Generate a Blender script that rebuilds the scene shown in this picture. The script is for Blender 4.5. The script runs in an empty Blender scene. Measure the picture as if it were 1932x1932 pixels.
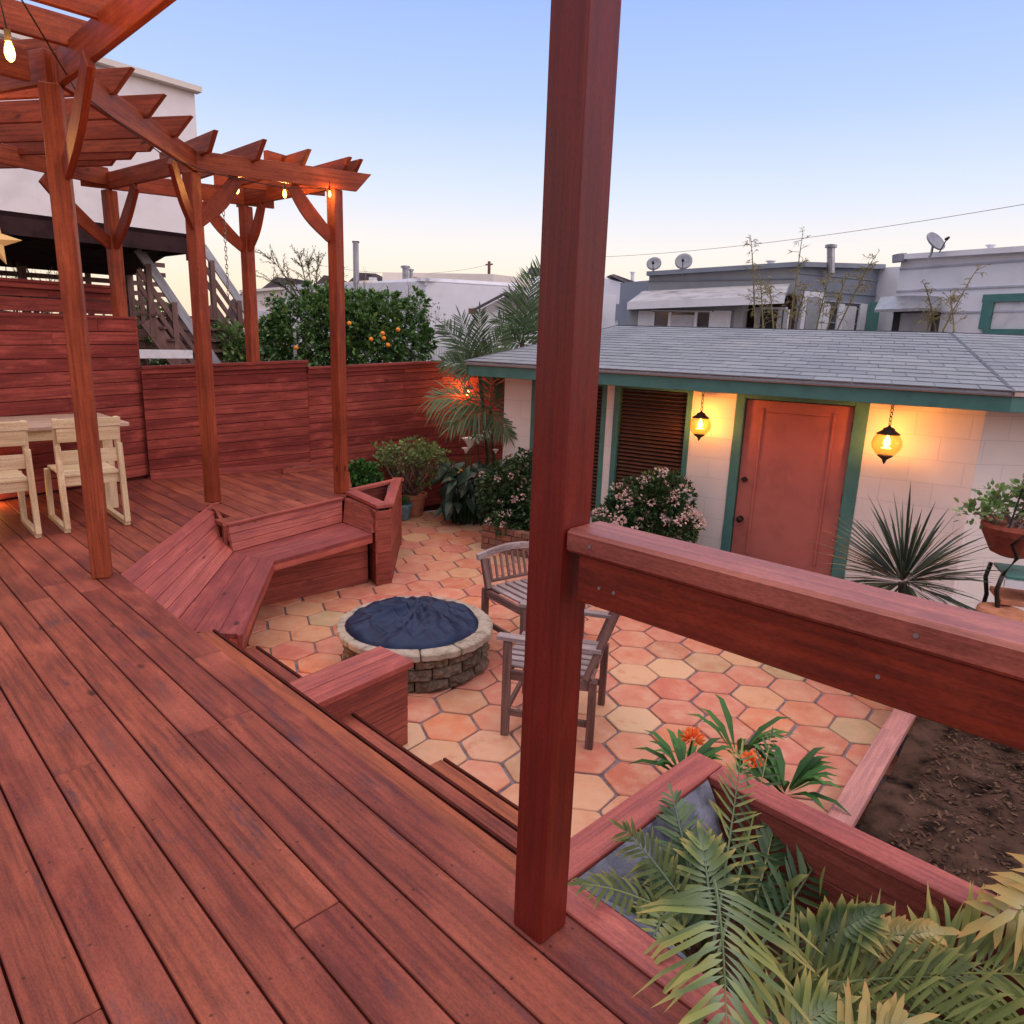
import bpy, bmesh, math, random
import numpy as np
from mathutils import Vector, Matrix
random.seed(7); rng = np.random.default_rng(7)
scene = bpy.context.scene
col = scene.collection
R = math.radians; PI = math.pi

# ------------------------------------------------------------------ camera
EYE = np.array([0.0, 0.0, 1.56]); FN = 0.7007; PITCH = 0.2372; ROLL = -0.0343
cam_d = bpy.data.cameras.new('camera'); cam = bpy.data.objects.new('camera', cam_d); col.objects.link(cam)
cam_d.sensor_fit = 'HORIZONTAL'; cam_d.sensor_width = 36; cam_d.lens = 36 * FN; cam_d.clip_start = 0.05; cam_d.clip_end = 3000
cp, sp, cr, sr = math.cos(PITCH), math.sin(PITCH), math.cos(ROLL), math.sin(ROLL)
RM = np.array([[1, 0, 0], [0, -sp, cp], [0, -cp, -sp]]) @ np.array([[cr, -sr, 0], [sr, cr, 0], [0, 0, 1]])
cm = Matrix([[RM[0, 0], -RM[0, 1], -RM[0, 2]], [RM[1, 0], -RM[1, 1], -RM[1, 2]], [RM[2, 0], -RM[2, 1], -RM[2, 2]]]).to_4x4()
cm.translation = Vector(EYE); cam.matrix_world = cm
scene.camera = cam

# ------------------------------------------------------------------ world: dusk sky
w = bpy.data.worlds.new("World"); scene.world = w; w.use_nodes = True
nt = w.node_tree; nt.nodes.clear()
def N(nt, t, **k):
    n = nt.nodes.new(t)
    for a, b in k.items(): setattr(n, a, b)
    return n
out = N(nt, 'ShaderNodeOutputWorld'); bg = N(nt, 'ShaderNodeBackground')
tc = N(nt, 'ShaderNodeTexCoord'); sep = N(nt, 'ShaderNodeSeparateXYZ')
nt.links.new(tc.outputs['Generated'], sep.inputs[0])
rmp = N(nt, 'ShaderNodeValToRGB'); cr_ = rmp.color_ramp
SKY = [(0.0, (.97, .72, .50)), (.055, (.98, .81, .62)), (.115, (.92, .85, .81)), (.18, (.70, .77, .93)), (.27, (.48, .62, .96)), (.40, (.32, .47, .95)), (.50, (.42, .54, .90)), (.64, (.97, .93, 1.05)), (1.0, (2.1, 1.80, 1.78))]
while len(cr_.elements) < len(SKY): cr_.elements.new(.5)
for e, (p, c) in zip(cr_.elements, SKY): e.position = p; e.color = (*c, 1)
nt.links.new(sep.outputs['Z'], rmp.inputs[0])
# the low sky behind the camera is already dark, the high sky still bright
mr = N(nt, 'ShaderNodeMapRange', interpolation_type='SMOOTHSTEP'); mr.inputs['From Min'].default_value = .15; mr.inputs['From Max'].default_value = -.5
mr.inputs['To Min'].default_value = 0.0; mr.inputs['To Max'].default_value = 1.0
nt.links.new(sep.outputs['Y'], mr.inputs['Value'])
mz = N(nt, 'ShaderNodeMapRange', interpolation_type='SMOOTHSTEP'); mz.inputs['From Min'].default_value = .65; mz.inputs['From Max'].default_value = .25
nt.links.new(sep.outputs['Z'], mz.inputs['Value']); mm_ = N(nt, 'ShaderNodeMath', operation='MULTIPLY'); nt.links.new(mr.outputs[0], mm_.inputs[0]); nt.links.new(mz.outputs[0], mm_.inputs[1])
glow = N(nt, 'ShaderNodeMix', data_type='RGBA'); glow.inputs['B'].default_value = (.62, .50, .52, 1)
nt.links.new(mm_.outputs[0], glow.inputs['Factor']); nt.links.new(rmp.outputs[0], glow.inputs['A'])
nish = N(nt, 'ShaderNodeTexSky', sky_type='NISHITA'); nish.sun_disc = False; nish.sun_elevation = R(20); nish.sun_rotation = R(122)
nm = N(nt, 'ShaderNodeMix', data_type='RGBA', blend_type='ADD'); nm.inputs['Factor'].default_value = .003
nt.links.new(glow.outputs['Result'], nm.inputs['A']); nt.links.new(nish.outputs[0], nm.inputs['B'])
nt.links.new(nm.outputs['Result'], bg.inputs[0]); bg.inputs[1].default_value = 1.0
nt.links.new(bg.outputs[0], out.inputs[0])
sd = bpy.data.lights.new('sun', 'SUN'); sd.energy = .75; sd.angle = R(40); sd.color = (1, .78, .70)
sun = bpy.data.objects.new('sun', sd); col.objects.link(sun); sun.rotation_euler = Vector((-.80, .50, -.36)).to_track_quat('-Z', 'Y').to_euler()   # faint afterglow from the right
scene.view_settings.view_transform = 'Standard'; scene.view_settings.look = 'None'
scene.view_settings.exposure = 0.15; scene.view_settings.gamma = 1
scene.cycles.max_bounces = 8; scene.cycles.transparent_max_bounces = 12

# ------------------------------------------------------------------ helpers
def ray(x, y, S=1932.):
    return np.array([x / S - .5, y / S - .5, FN]) @ RM.T
def G(x, y, z=0.):          # sight line meets the level z
    d = ray(x, y); return EYE + d * ((z - EYE[2]) / d[2])
def AT(x, y, dist):         # point at a horizontal distance
    d = ray(x, y); return EYE + d * (dist / math.hypot(d[0], d[1]))
def ON(x, y, a, b):         # sight line meets the vertical plane through a, b
    d = ray(x, y); a = np.array(a[:2]); b = np.array(b[:2]); n = np.array([-(b - a)[1], (b - a)[0]])
    return EYE + d * ((n @ a) / (n @ d[:2]))
EQ = np.array([.70711, .70711]); ET = np.array([.70711, -.70711])
def QT(q, t, z=0.):         # deck frame: q outwards across the deck edge, t along it
    v = EQ * q + ET * t; return np.array([v[0], v[1], z])
def unit(v):
    v = np.array(v, float); return v / max(np.linalg.norm(v), 1e-9)

class MB:
    def __init__(s): s.v = []; s.f = []; s.g = []
    def face(s, idx, g): s.f.append(idx); s.g.append(g)
    def box(s, o, ax, ay, az, seed=None, sw=False, cut0=0, cut1=0):
        """box from corner o with edge vectors; grain runs along ax. cut: moves the bottom edge in at the ends"""
        o, ax, ay, az = [np.array(q, float) for q in (o, ax, ay, az)]
        if seed is None: seed = random.random() * 50
        if np.dot(np.cross(ax, ay), az) < 0: o = o + ay; ay = -ay
        L, W, H = [np.linalg.norm(q) for q in (ax, ay, az)]
        b = len(s.v); u = ax / L
        P = [o + u * cut0, o + ax - u * cut1, o + ax + ay - u * cut1, o + ay + u * cut0, o + az, o + ax + az, o + ax + ay + az, o + ay + az]
        s.v += [tuple(p) for p in P]
        sd_ = seed; k = random.random() * 3
        g = lambda a, c: (a * 1.0 + k, c, sd_)
        s.face((b, b + 3, b + 2, b + 1), [g(0, 0), g(0, W), g(L, W), g(L, 0)])
        s.face((b + 4, b + 5, b + 6, b + 7), [g(0, 0), g(L, 0), g(L, W), g(0, W)])
        s.face((b, b + 1, b + 5, b + 4), [g(0, 0), g(L, 0), g(L, H), g(0, H)])
        s.face((b + 3, b + 7, b + 6, b + 2), [g(0, 0), g(0, H), g(L, H), g(L, 0)])
        s.face((b, b + 4, b + 7, b + 3), [g(0, 0), g(.02, 0), g(.02, W), g(0, W)])
        s.face((b + 1, b + 2, b + 6, b + 5), [g(L, 0), g(L, W), g(L + .02, W), g(L + .02, 0)])
        return s
    def cbox(s, c, lx, ly, lz, az=0., seed=None):
        """upright box centred in plan on c with its foot at c.z"""
        u = np.array([math.cos(az), math.sin(az), 0]); v = np.array([-u[1], u[0], 0]); c = np.array(c, float)
        return s.box(c - u * lx / 2 - v * ly / 2, u * lx, v * ly, (0, 0, lz), seed)
    def post(s, c, wx, wy, h, az=0., seed=None):
        u = np.array([math.cos(az), math.sin(az), 0]); v = np.array([-u[1], u[0], 0]); c = np.array(c, float)
        return s.box(c - u * wx / 2 - v * wy / 2, (0, 0, h), u * wx, v * wy, seed)
    def bar(s, a, b, wd, h, side=None, seed=None, cut0=0, cut1=0):
        """bar from a to b (centre line of its underside), wd across, h up"""
        a = np.array(a, float); b = np.array(b, float); d = unit(b - a)
        sd_ = unit(np.cross(d, (0, 0, 1))) if side is None else unit(side)
        up = unit(np.cross(sd_, d)); up = up if up[2] >= -1e-6 else -up
        return s.box(a - sd_ * wd / 2, b - a, sd_ * wd, up * h, seed, cut0=cut0, cut1=cut1)
    def tube(s, pts, r, n=6, seed=None, cap=True):
        pts = [np.array(p, float) for p in pts]; rs = r if isinstance(r, (list, tuple)) else [r] * len(pts)
        if seed is None: seed = random.random() * 50
        rings = []; L = 0
        for i, p in enumerate(pts):
            d = unit((pts[min(i + 1, len(pts) - 1)] - pts[max(i - 1, 0)]))
            if i: L += np.linalg.norm(p - pts[i - 1])
            a = np.cross(d, (0, 0, 1)) if abs(d[2]) < .95 else np.cross(d, (1, 0, 0)); a = unit(a); c = np.cross(d, a)
            b = len(s.v); rings.append((b, L))
            for k in range(n):
                th = 2 * PI * k / n; s.v.append(tuple(p + rs[i] * (a * math.cos(th) + c * math.sin(th))))
        for (b0, l0), (b1, l1) in zip(rings, rings[1:]):
            for k in range(n):
                k2 = (k + 1) % n; q0 = k * .02; q1 = (k + 1) * .02
                s.face((b0 + k, b1 + k, b1 + k2, b0 + k2), [(l0, q0, seed), (l1, q0, seed), (l1, q1, seed), (l0, q1, seed)])
        if cap:
            b = rings[0][0]; s.face(tuple(b + k for k in range(n)), [(0, 0, seed)] * n)
            b = rings[-1][0]; s.face(tuple(b + k for k in reversed(range(n))), [(0, 0, seed)] * n)
        return s
    def lathe(s, c, prof, n=24, seed=None, wob=0.):
        if seed is None: seed = random.random() * 50
        c = np.array(c, float); rings = []
        for i, (r, z) in enumerate(prof):
            b = len(s.v); rings.append(b)
            for k in range(n):
                th = 2 * PI * k / n; rr = r * (1 + wob * math.sin(th * 3 + i))
                s.v.append((c[0] + rr * math.cos(th), c[1] + rr * math.sin(th), c[2] + z))
        for b0, b1 in zip(rings, rings[1:]):
            for k in range(n):
                k2 = (k + 1) % n; s.face((b0 + k, b0 + k2, b1 + k2, b1 + k), [(k * .1, 0, seed), (k * .1 + .1, 0, seed), (k * .1 + .1, .1, seed), (k * .1, .1, seed)])
        for b, rev in ((rings[0], True), (rings[-1], False)):
            idx = tuple(b + k for k in range(n)); s.face(tuple(reversed(idx)) if rev else idx, [(0, 0, seed)] * n)
        return s
    def prism(s, poly, z0, z1, seed=None):
        if seed is None: seed = random.random() * 50
        poly = [tuple(p[:2]) for p in poly]
        if sum(a[0] * b[1] - b[0] * a[1] for a, b in zip(poly, poly[1:] + poly[:1])) < 0: poly = poly[::-1]
        n = len(poly); b = len(s.v)
        for z in (z0, z1):
            for p in poly: s.v.append((p[0], p[1], z))
        s.face(tuple(b + k for k in reversed(range(n))), [(poly[k][0], poly[k][1], seed) for k in reversed(range(n))])
        s.face(tuple(b + n + k for k in range(n)), [(poly[k][0], poly[k][1], seed) for k in range(n)])
        for k in range(n):
            k2 = (k + 1) % n; L = math.dist(poly[k], poly[k2])
            s.face((b + k, b + k2, b + n + k2, b + n + k), [(0, 0, seed), (L, 0, seed), (L, z1 - z0, seed), (0, z1 - z0, seed)])
        return s
    def hull(s, top, bot, seed=None):
        """solid between two polygons of equal length given as 3-D points"""
        if seed is None: seed = random.random() * 50
        n = len(top); b = len(s.v)
        s.v += [tuple(p) for p in bot] + [tuple(p) for p in top]
        s.face(tuple(b + k for k in reversed(range(n))), [(0, 0, seed)] * n)
        s.face(tuple(b + n + k for k in range(n)), [(top[k][0], top[k][1], seed) for k in range(n)])
        for k in range(n):
            k2 = (k + 1) % n; s.face((b + k, b + k2, b + n + k2, b + n + k), [(0, 0, seed), (1, 0, seed), (1, .3, seed), (0, .3, seed)])
        return s
    def quad(s, pts, g=None, seed=None):
        b = len(s.v); s.v += [tuple(p) for p in pts]
        if seed is None: seed = random.random() * 50
        if g is None: g = [(0, 0), (1, 0), (1, 1), (0, 1)]
        s.face(tuple(range(b, b + len(pts))), [(*q, seed) for q in g[:len(pts)]] if len(g[0]) == 2 else g)
        return s
    def build(s, name, mat, parent=None, smooth=False, bevel=0., org=None, recalc=False):
        me = bpy.data.meshes.new(name); me.from_pydata(s.v, [], s.f)
        at = me.attributes.new('gc', 'FLOAT_VECTOR', 'CORNER')
        at.data.foreach_set('vector', np.array([c for g in s.g for c in g], dtype=np.float32).ravel())
        me.materials.append(mat)
        if smooth: me.polygons.foreach_set('use_smooth', [True] * len(me.polygons))
        if recalc:
            bm = bmesh.new(); bm.from_mesh(me); bmesh.ops.recalc_face_normals(bm, faces=bm.faces); bm.to_mesh(me); bm.free()
        o = bpy.data.objects.new(name, me); col.objects.link(o)
        if parent is not None:
            o.parent = parent; o.matrix_parent_inverse = parent.matrix_world.inverted() if False else Matrix.Translation(-Vector(parent.location)) if not any(parent.rotation_euler) else (Matrix.Translation(parent.location) @ parent.rotation_euler.to_matrix().to_4x4()).inverted()
        if bevel:
            m = o.modifiers.new('bevel', 'BEVEL'); m.width = bevel; m.segments = 1; m.limit_method = 'ANGLE'; m.angle_limit = R(50)
        return o
def tag(o, label=None, cat=None, group=None, kind=None):
    for k, v in (('label', label), ('category', cat), ('group', group), ('kind', kind)):
        if v: o[k] = v
    return o
def thing(name, label, cat, loc=(0, 0, 0), rz=0, group=None):
    o = bpy.data.objects.new(name, None); col.objects.link(o); o.location = [float(q) for q in loc]; o.rotation_euler = (0, 0, rz)
    o.empty_display_size = .1
    return tag(o, label, cat, group)
def local(o, parent):       # mesh written in the parent's own coordinates
    o.parent = parent; o.matrix_parent_inverse = Matrix.Identity(4); return o
def copy_tree(o, parent=None):
    c = o.copy(); col.objects.link(c)
    if parent is not None: c.parent = parent
    for ch in o.children: copy_tree(ch, c)
    return c

# ------------------------------------------------------------------ materials
def newmat(name):
    m = bpy.data.materials.new(name); m.use_nodes = True; nt = m.node_tree; b = nt.nodes['Principled BSDF']
    return m, nt, b
def gcn(nt, scale=(1, 1, 1), obj=False):
    if obj:
        a = N(nt, 'ShaderNodeTexCoord'); o = a.outputs['Object']
    else:
        a = N(nt, 'ShaderNodeAttribute', attribute_name='gc'); o = a.outputs['Vector']
    mp = N(nt, 'ShaderNodeMapping'); mp.inputs['Scale'].default_value = scale
    nt.links.new(o, mp.inputs[0]); return mp.outputs[0]
def ramp(nt, src, stops):
    r = N(nt, 'ShaderNodeValToRGB'); e = r.color_ramp
    while len(e.elements) < len(stops): e.elements.new(.5)
    for q, (p, c) in zip(e.elements, stops): q.position = p; q.color = (*c, 1) if len(c) == 3 else c
    nt.links.new(src, r.inputs[0]); return r.outputs[0]
def noise(nt, vec, scale=5, detail=4, rough=.55):
    n = N(nt, 'ShaderNodeTexNoise'); n.inputs['Scale'].default_value = scale; n.inputs['Detail'].default_value = detail; n.inputs['Roughness'].default_value = rough
    if vec is not None: nt.links.new(vec, n.inputs['Vector'])
    return n.outputs['Fac']
def mix(nt, a, b, fac, mode='MIX'):
    m = N(nt, 'ShaderNodeMix', data_type='RGBA', blend_type=mode)
    for k, v in (('A', a), ('B', b), ('Factor', fac)):
        if hasattr(v, 'is_output'): nt.links.new(v, m.inputs[k])
        elif k == 'Factor': m.inputs[k].default_value = v
        else: m.inputs[k].default_value = (*v, 1)
    return m.outputs['Result']
def bump(nt, b, h, strength=.3, dist=.01):
    n = N(nt, 'ShaderNodeBump'); n.inputs['Strength'].default_value = strength; n.inputs['Distance'].default_value = dist
    nt.links.new(h, n.inputs['Height']); nt.links.new(n.outputs[0], b.inputs['Normal'])
def seedval(nt):
    a = N(nt, 'ShaderNodeAttribute', attribute_name='gc'); s = N(nt, 'ShaderNodeSeparateXYZ'); nt.links.new(a.outputs['Vector'], s.inputs[0])
    wn = N(nt, 'ShaderNodeTexWhiteNoise', noise_dimensions='1D'); nt.links.new(s.outputs['Z'], wn.inputs['W']); return wn.outputs['Value'], wn.outputs['Color']
def wood(name, c0, c1, dark, rough=.55, knots=.5, spec=.4, blot=.5, wear=None, nails=False):
    m, nt, b = newmat(name)
    sv, sc = seedval(nt)
    base = mix(nt, c0, c1, sv)
    grain = noise(nt, gcn(nt, (1.3, 34, 6.1)), 1.6, 5, .6)
    col_ = mix(nt, base, dark, ramp(nt, grain, [(.42, (0, 0, 0)), (.60, (.50, .50, .50)), (.75, (.7, .7, .7))]))
    bl = noise(nt, gcn(nt, (1.6, 5, 3.3)), 1.8, 4, .65)
    col_ = mix(nt, col_, dark, ramp(nt, bl, [(.50, (0, 0, 0)), (.78, (blot, blot, blot))]))
    col_ = mix(nt, col_, tuple(min(1, q * 1.35 + .01) for q in c1), ramp(nt, bl, [(.28, (.5, .5, .5)), (.45, (0, 0, 0))]))
    vo = N(nt, 'ShaderNodeTexVoronoi'); vo.inputs['Scale'].default_value = 2.3
    nt.links.new(gcn(nt, (1, 2.1, 5.7)), vo.inputs['Vector'])
    col_ = mix(nt, col_, tuple(q * .25 for q in dark), ramp(nt, vo.outputs['Distance'], [(.02, (knots,) * 3), (.075, (knots * .45,) * 3), (.10, (0, 0, 0))]))
    if wear:
        wr = noise(nt, gcn(nt, (1.1, 3.5, 9.3)), 2.4, 6, .7)
        col_ = mix(nt, col_, wear, ramp(nt, wr, [(.57, (0, 0, 0)), (.70, (.8, .8, .8))]))
        w2 = noise(nt, gcn(nt, (.5, .9, 4.1)), 2.0, 3, .5); col_ = mix(nt, col_, tuple(min(1, q * 1.5 + .02) for q in c1), ramp(nt, w2, [(.52, (0, 0, 0)), (.72, (.55, .55, .55))]))
    if nails:
        a_ = N(nt, 'ShaderNodeAttribute', attribute_name='gc'); sx_ = N(nt, 'ShaderNodeSeparateXYZ'); nt.links.new(a_.outputs['Vector'], sx_.inputs[0])
        def mth(op, a, b=None, c=None):
            m_ = N(nt, 'ShaderNodeMath', operation=op)
            for k, v in enumerate((a, b, c)):
                if v is None: continue
                if hasattr(v, 'is_output'): nt.links.new(v, m_.inputs[k])
                else: m_.inputs[k].default_value = v
            return m_.outputs[0]
        dx = mth('SUBTRACT', mth('FRACT', mth('DIVIDE', sx_.outputs['X'], .406)), .5); dx = mth('MULTIPLY', dx, .406)
        dy = mth('SUBTRACT', mth('ABSOLUTE', mth('SUBTRACT', sx_.outputs['Y'], .070)), .044)
        dd_ = mth('SQRT', mth('ADD', mth('MULTIPLY', dx, dx), mth('MULTIPLY', dy, dy)))
        col_ = mix(nt, col_, (.012, .006, .007), ramp(nt, mth('MULTIPLY', dd_, 30.), [(.08, (.7, .7, .7)), (.13, (.25, .25, .25)), (.22, (0, 0, 0))]))
    fine = noise(nt, gcn(nt, (60, 160, 3)), 1.5, 2, .5)
    col_ = mix(nt, col_, (0, 0, 0), ramp(nt, fine, [(.3, (.28,) * 3), (.6, (0, 0, 0))]))
    nt.links.new(col_, b.inputs['Base Color']); b.inputs['Roughness'].default_value = rough; b.inputs['Specular IOR Level'].default_value = spec
    bump(nt, b, grain, .35, .004)
    return m
def plain(name, c, rough=.6, var=.15, scale=6, spec=.4, metal=0, bmp=.1, streak=None):
    m, nt, b = newmat(name)
    n = noise(nt, gcn(nt, (1, 1, 1), obj=True), scale, 5)
    c2 = tuple(max(0, q * (1 - var * 1.6)) for q in c); c3 = tuple(min(1, q * (1 + var * .6)) for q in c)
    cc = ramp(nt, n, [(.3, c2), (.5, c), (.7, c3)])
    if streak:
        n2 = noise(nt, gcn(nt, (1, 1, .25), obj=True), scale * 2.3, 6, .7)
        cc = mix(nt, cc, streak, ramp(nt, n2, [(.58, (0, 0, 0)), (.75, (.6, .6, .6))]))
    nt.links.new(cc, b.inputs['Base Color']); b.inputs['Roughness'].default_value = rough
    b.inputs['Specular IOR Level'].default_value = spec; b.inputs['Metallic'].default_value = metal
    if bmp: bump(nt, b, noise(nt, gcn(nt, (1, 1, 1), obj=True), scale * 9, 4), bmp, .01)
    return m
def leafmat(name, cols, trans=.25, rough=.5, spec=.3, tip=None, base=None):
    m, nt, b = newmat(name)
    sv, sc = seedval(nt)
    stops = [(i / (len(cols) - 1) if len(cols) > 1 else 0, c) for i, c in enumerate(cols)]
    cc = ramp(nt, sv, stops)
    a = N(nt, 'ShaderNodeAttribute', attribute_name='gc'); s = N(nt, 'ShaderNodeSeparateXYZ'); nt.links.new(a.outputs['Vector'], s.inputs[0])
    if tip: cc = mix(nt, cc, tip, ramp(nt, s.outputs['X'], [(.62, (0, 0, 0)), (1, (.85, .85, .85))]))
    if base: cc = mix(nt, cc, base, ramp(nt, s.outputs['X'], [(0, (.6, .6, .6)), (.5, (0, 0, 0))]))
    nt.links.new(cc, b.inputs['Base Color']); b.inputs['Roughness'].default_value = rough; b.inputs['Specular IOR Level'].default_value = spec
    if trans:
        tr = N(nt, 'ShaderNodeBsdfTranslucent'); nt.links.new(cc, tr.inputs[0]); ms = N(nt, 'ShaderNodeMixShader'); ms.inputs[0].default_value = trans
        o = nt.nodes['Material Output']; nt.links.new(b.outputs[0], ms.inputs[1]); nt.links.new(tr.outputs[0], ms.inputs[2]); nt.links.new(ms.outputs[0], o.inputs[0])
    return m
def emis(name, c, s):
    m, nt, b = newmat(name); b.inputs['Base Color'].default_value = (*c, 1); b.inputs['Emission Color'].default_value = (*c, 1); b.inputs['Emission Strength'].default_value = s; return m

M = {}
M['deck'] = wood('stained_deck_wood', (.190, .038, .030), (.32, .082, .044), (.070, .018, .019), .60, 1.0, .22, .72, wear=(.056, .034, .050), nails=True)
M['step'] = wood('stained_step_wood', (.34, .085, .035), (.42, .12, .05), (.10, .025, .018), .58, .6, .3, .5, nails=True)
M['panel'] = wood('stained_panel_wood', (.24, .048, .034), (.36, .090, .062), (.085, .018, .016), .6, .55, .28, .5)
M['bench'] = wood('stained_bench_wood', (.34, .066, .052), (.44, .112, .085), (.15, .028, .030), .5, .9, .35, .55)
M['fence'] = wood('stained_fence_wood', (.19, .030, .026), (.42, .092, .070), (.085, .016, .016), .65, .6, .18, .6)
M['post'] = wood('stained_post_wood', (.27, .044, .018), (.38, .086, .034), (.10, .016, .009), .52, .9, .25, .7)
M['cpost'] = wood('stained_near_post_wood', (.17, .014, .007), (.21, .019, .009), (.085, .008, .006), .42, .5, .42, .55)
M['seat'] = wood('stained_bench_seat_wood', (.25, .046, .042), (.33, .076, .064), (.11, .022, .028), .5, 1.0, .35, .75)
M['rail'] = wood('stained_rail_wood', (.22, .026, .010), (.28, .040, .014), (.055, .008, .007), .40, .7, .45, .8)
M['railcap'] = wood('skylit_rail_cap_wood', (.34, .085, .055), (.42, .12, .08), (.16, .035, .028), .45, .4, .5, .5)  # colour lightened to carry the skylight on the rail top
M['bleach'] = wood('faded_edging_wood', (.48, .20, .18), (.56, .26, .22), (.26, .11, .12), .5, .5, .4, .35)
M['teak'] = wood('weathered_teak', (.14, .065, .055), (.24, .14, .125), (.06, .026, .022), .6, .3, .35, .5)
M['teaktop'] = wood('grey_weathered_teak', (.30, .235, .24), (.38, .31, .31), (.15, .10, .10), .6, .3, .4, .5)
M['pine'] = wood('pale_pine_wood', (.62, .46, .27), (.74, .60, .40), (.42, .27, .13), .55, .35, .35, .3)
M['tabletop'] = wood('pale_table_top_wood', (.46, .33, .24), (.56, .42, .32), (.26, .16, .12), .5, .4, .4, .4)
M['oldwood'] = wood('old_brown_stair_wood', (.19, .105, .092), (.28, .165, .145), (.09, .05, .046), .7, .4, .2, .5)
M['greywood'] = wood('old_grey_rail_wood', (.46, .47, .52), (.58, .58, .62), (.26, .26, .29), .7, .5, .2, .5)
M['whitewood'] = plain('chipped_white_paint', (.78, .80, .84), .7, .15, 9)
M['bulb'] = emis('bulb_glass_lit', (1.0, .60, .14), 6)
M['filament'] = emis('lamp_flame_lit', (1.0, .64, .20), 9)
M['blackm'] = plain('dark_iron', (.03, .024, .022), .5, .2, 20, .5, .6, 0)
M['chain'] = plain('dull_chain_metal', (.16, .14, .15), .4, .2, 20, .5, .8, 0)
M['wire'] = plain('black_wire', (.015, .015, .015), .6, 0, 5, .3, 0, 0)
M['grout'] = plain('blue_grey_grout', (.20, .165, .195), .9, .3, 14, .2)
M['soil'] = plain('dark_soil', (.062, .034, .024), .95, .75, 7, .1, 0, .9)
M['mulch'] = plain('brown_mulch', (.12, .058, .040), .95, .7, 30, .1, 0, .9)
M['stucco'] = plain('white_stucco', (.82, .78, .79), .85, .07, 3, .2, 0, .15)
M['garagewall'] = plain('painted_block_wall', (.72, .64, .60), .8, .07, 2.2, .25, 0, .12)
M['teal'] = plain('teal_trim_paint', (.062, .185, .165), .5, .12, 8, .4, 0, .05)
M['creamtrim'] = plain('faded_pink_gutter_paint', (.55, .40, .38), .6, .1, 6)
M['doorp'] = plain('salmon_door_paint', (.42, .125, .10), .55, .10, 5, .4, 0, .12, streak=(.52, .18, .14))
M['blind'] = plain('brown_wood_blind', (.12, .050, .030), .5, .15, 12)
M['darkglass'] = plain('dark_window_glass', (.03, .03, .035), .1, .1, 2, .8, 0, 0)
M['curtain'] = plain('pale_curtain', (.60, .60, .62), .9, .1, 6)
M['capstone'] = plain('pale_concrete_cap', (.43, .355, .29), .9, .3, 18, .2, 0, 1.0)
M['liner'] = plain('grey_planter_liner', (.16, .17, .225), .6, .45, 9, .4, 0, .5)
M['terracotta'] = plain('old_terracotta', (.46, .19, .11), .8, .2, 12, .2, 0, .2, streak=(.55, .38, .30))
M['tealpot'] = plain('teal_glazed_pot', (.12, .24, .27), .35, .2, 10, .5)
M['bluepot'] = plain('dark_blue_glazed_pot', (.020, .022, .06), .28, .2, 10, .6)
M['redbasket'] = plain('red_clay_basket', (.28, .07, .045), .8, .25, 12, .2)
M['brick'] = None
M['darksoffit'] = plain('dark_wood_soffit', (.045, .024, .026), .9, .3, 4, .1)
M['darkroof'] = plain('brown_slate_roof', (.10, .085, .10), .8, .3, 3, .2)
M['siding'] = plain('white_siding_paint', (.72, .72, .76), .7, .05, 3, .3)
M['jointshade'] = plain('grey_siding_joint_shade', (.44, .45, .52), .8, .1, 3, .2)  # darker than the siding, standing in for shade at the lap joints
M['creamwall'] = plain('cream_wall', (.74, .68, .62), .85, .04, 3, .2)
M['greysiding'] = plain('grey_siding_paint', (.32, .335, .35), .7, .08, 3, .3)
M['dkgreysiding'] = plain('dark_grey_siding_paint', (.22, .25, .30), .7, .08, 3, .3)
M['whitetrim'] = plain('white_trim_paint', (.74, .76, .80), .6, .05, 5)
M['galv'] = plain('galvanised_metal', (.30, .31, .34), .4, .2, 9, .5, .7, 0)
M['dish'] = plain('grey_dish_metal', (.26, .27, .31), .5, .15, 6, .4, .2, 0)
M['bark'] = plain('grey_brown_bark', (.12, .085, .07), .9, .4, 14, .1, 0, .6)
M['twig'] = plain('pale_grey_twig', (.24, .18, .16), .9, .3, 14, .1, 0, 0)
M['orange'] = plain('orange_peel', (.85, .27, .02), .45, .15, 20, .4, 0, .1)
M['white'] = leafmat('white_petal', [(.75, .74, .72), (.85, .84, .80)], .2)
M['pinkfl'] = leafmat('pale_pink_petal', [(.62, .40, .36), (.75, .58, .54), (.70, .50, .48)], .2)
M['clivia'] = leafmat('orange_petal', [(.85, .14, .03), (.9, .30, .08)], .2)
M['l_orange'] = leafmat('orange_tree_leaf', [(.028, .075, .026), (.050, .125, .036), (.085, .18, .045), (.16, .27, .055)], .2, .38, .5)
M['l_shrub'] = leafmat('shrub_leaf', [(.018, .045, .020), (.035, .085, .028), (.075, .13, .045)], .2, .45, .4)
M['l_jade'] = leafmat('jade_leaf', [(.09, .17, .07), (.17, .28, .09), (.27, .38, .13)], .15, .45, .4)
M['l_green'] = leafmat('bright_green_leaf', [(.02, .07, .02), (.04, .14, .03), (.09, .22, .05)], .2)
M['l_calla'] = leafmat('deep_green_leaf', [(.012, .032, .020), (.022, .055, .032), (.035, .085, .045)], .15, .35, .5)
M['l_palm'] = leafmat('palm_leaf', [(.030, .065, .030), (.055, .11, .045), (.12, .19, .075)], .2, .45, .4)
M['l_nearpalm'] = leafmat('yellow_green_palm_leaf', [(.07, .12, .045), (.14, .21, .07), (.24, .30, .08), (.33, .33, .09)], .3, .5, .35, tip=(.52, .40, .12), base=(.34, .44, .32))
M['l_goldpalm'] = leafmat('golden_palm_leaf', [(.34, .29, .10), (.46, .37, .13), (.52, .36, .12)], .3, .5, .35, tip=(.52, .28, .08), base=(.50, .52, .36))
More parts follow.
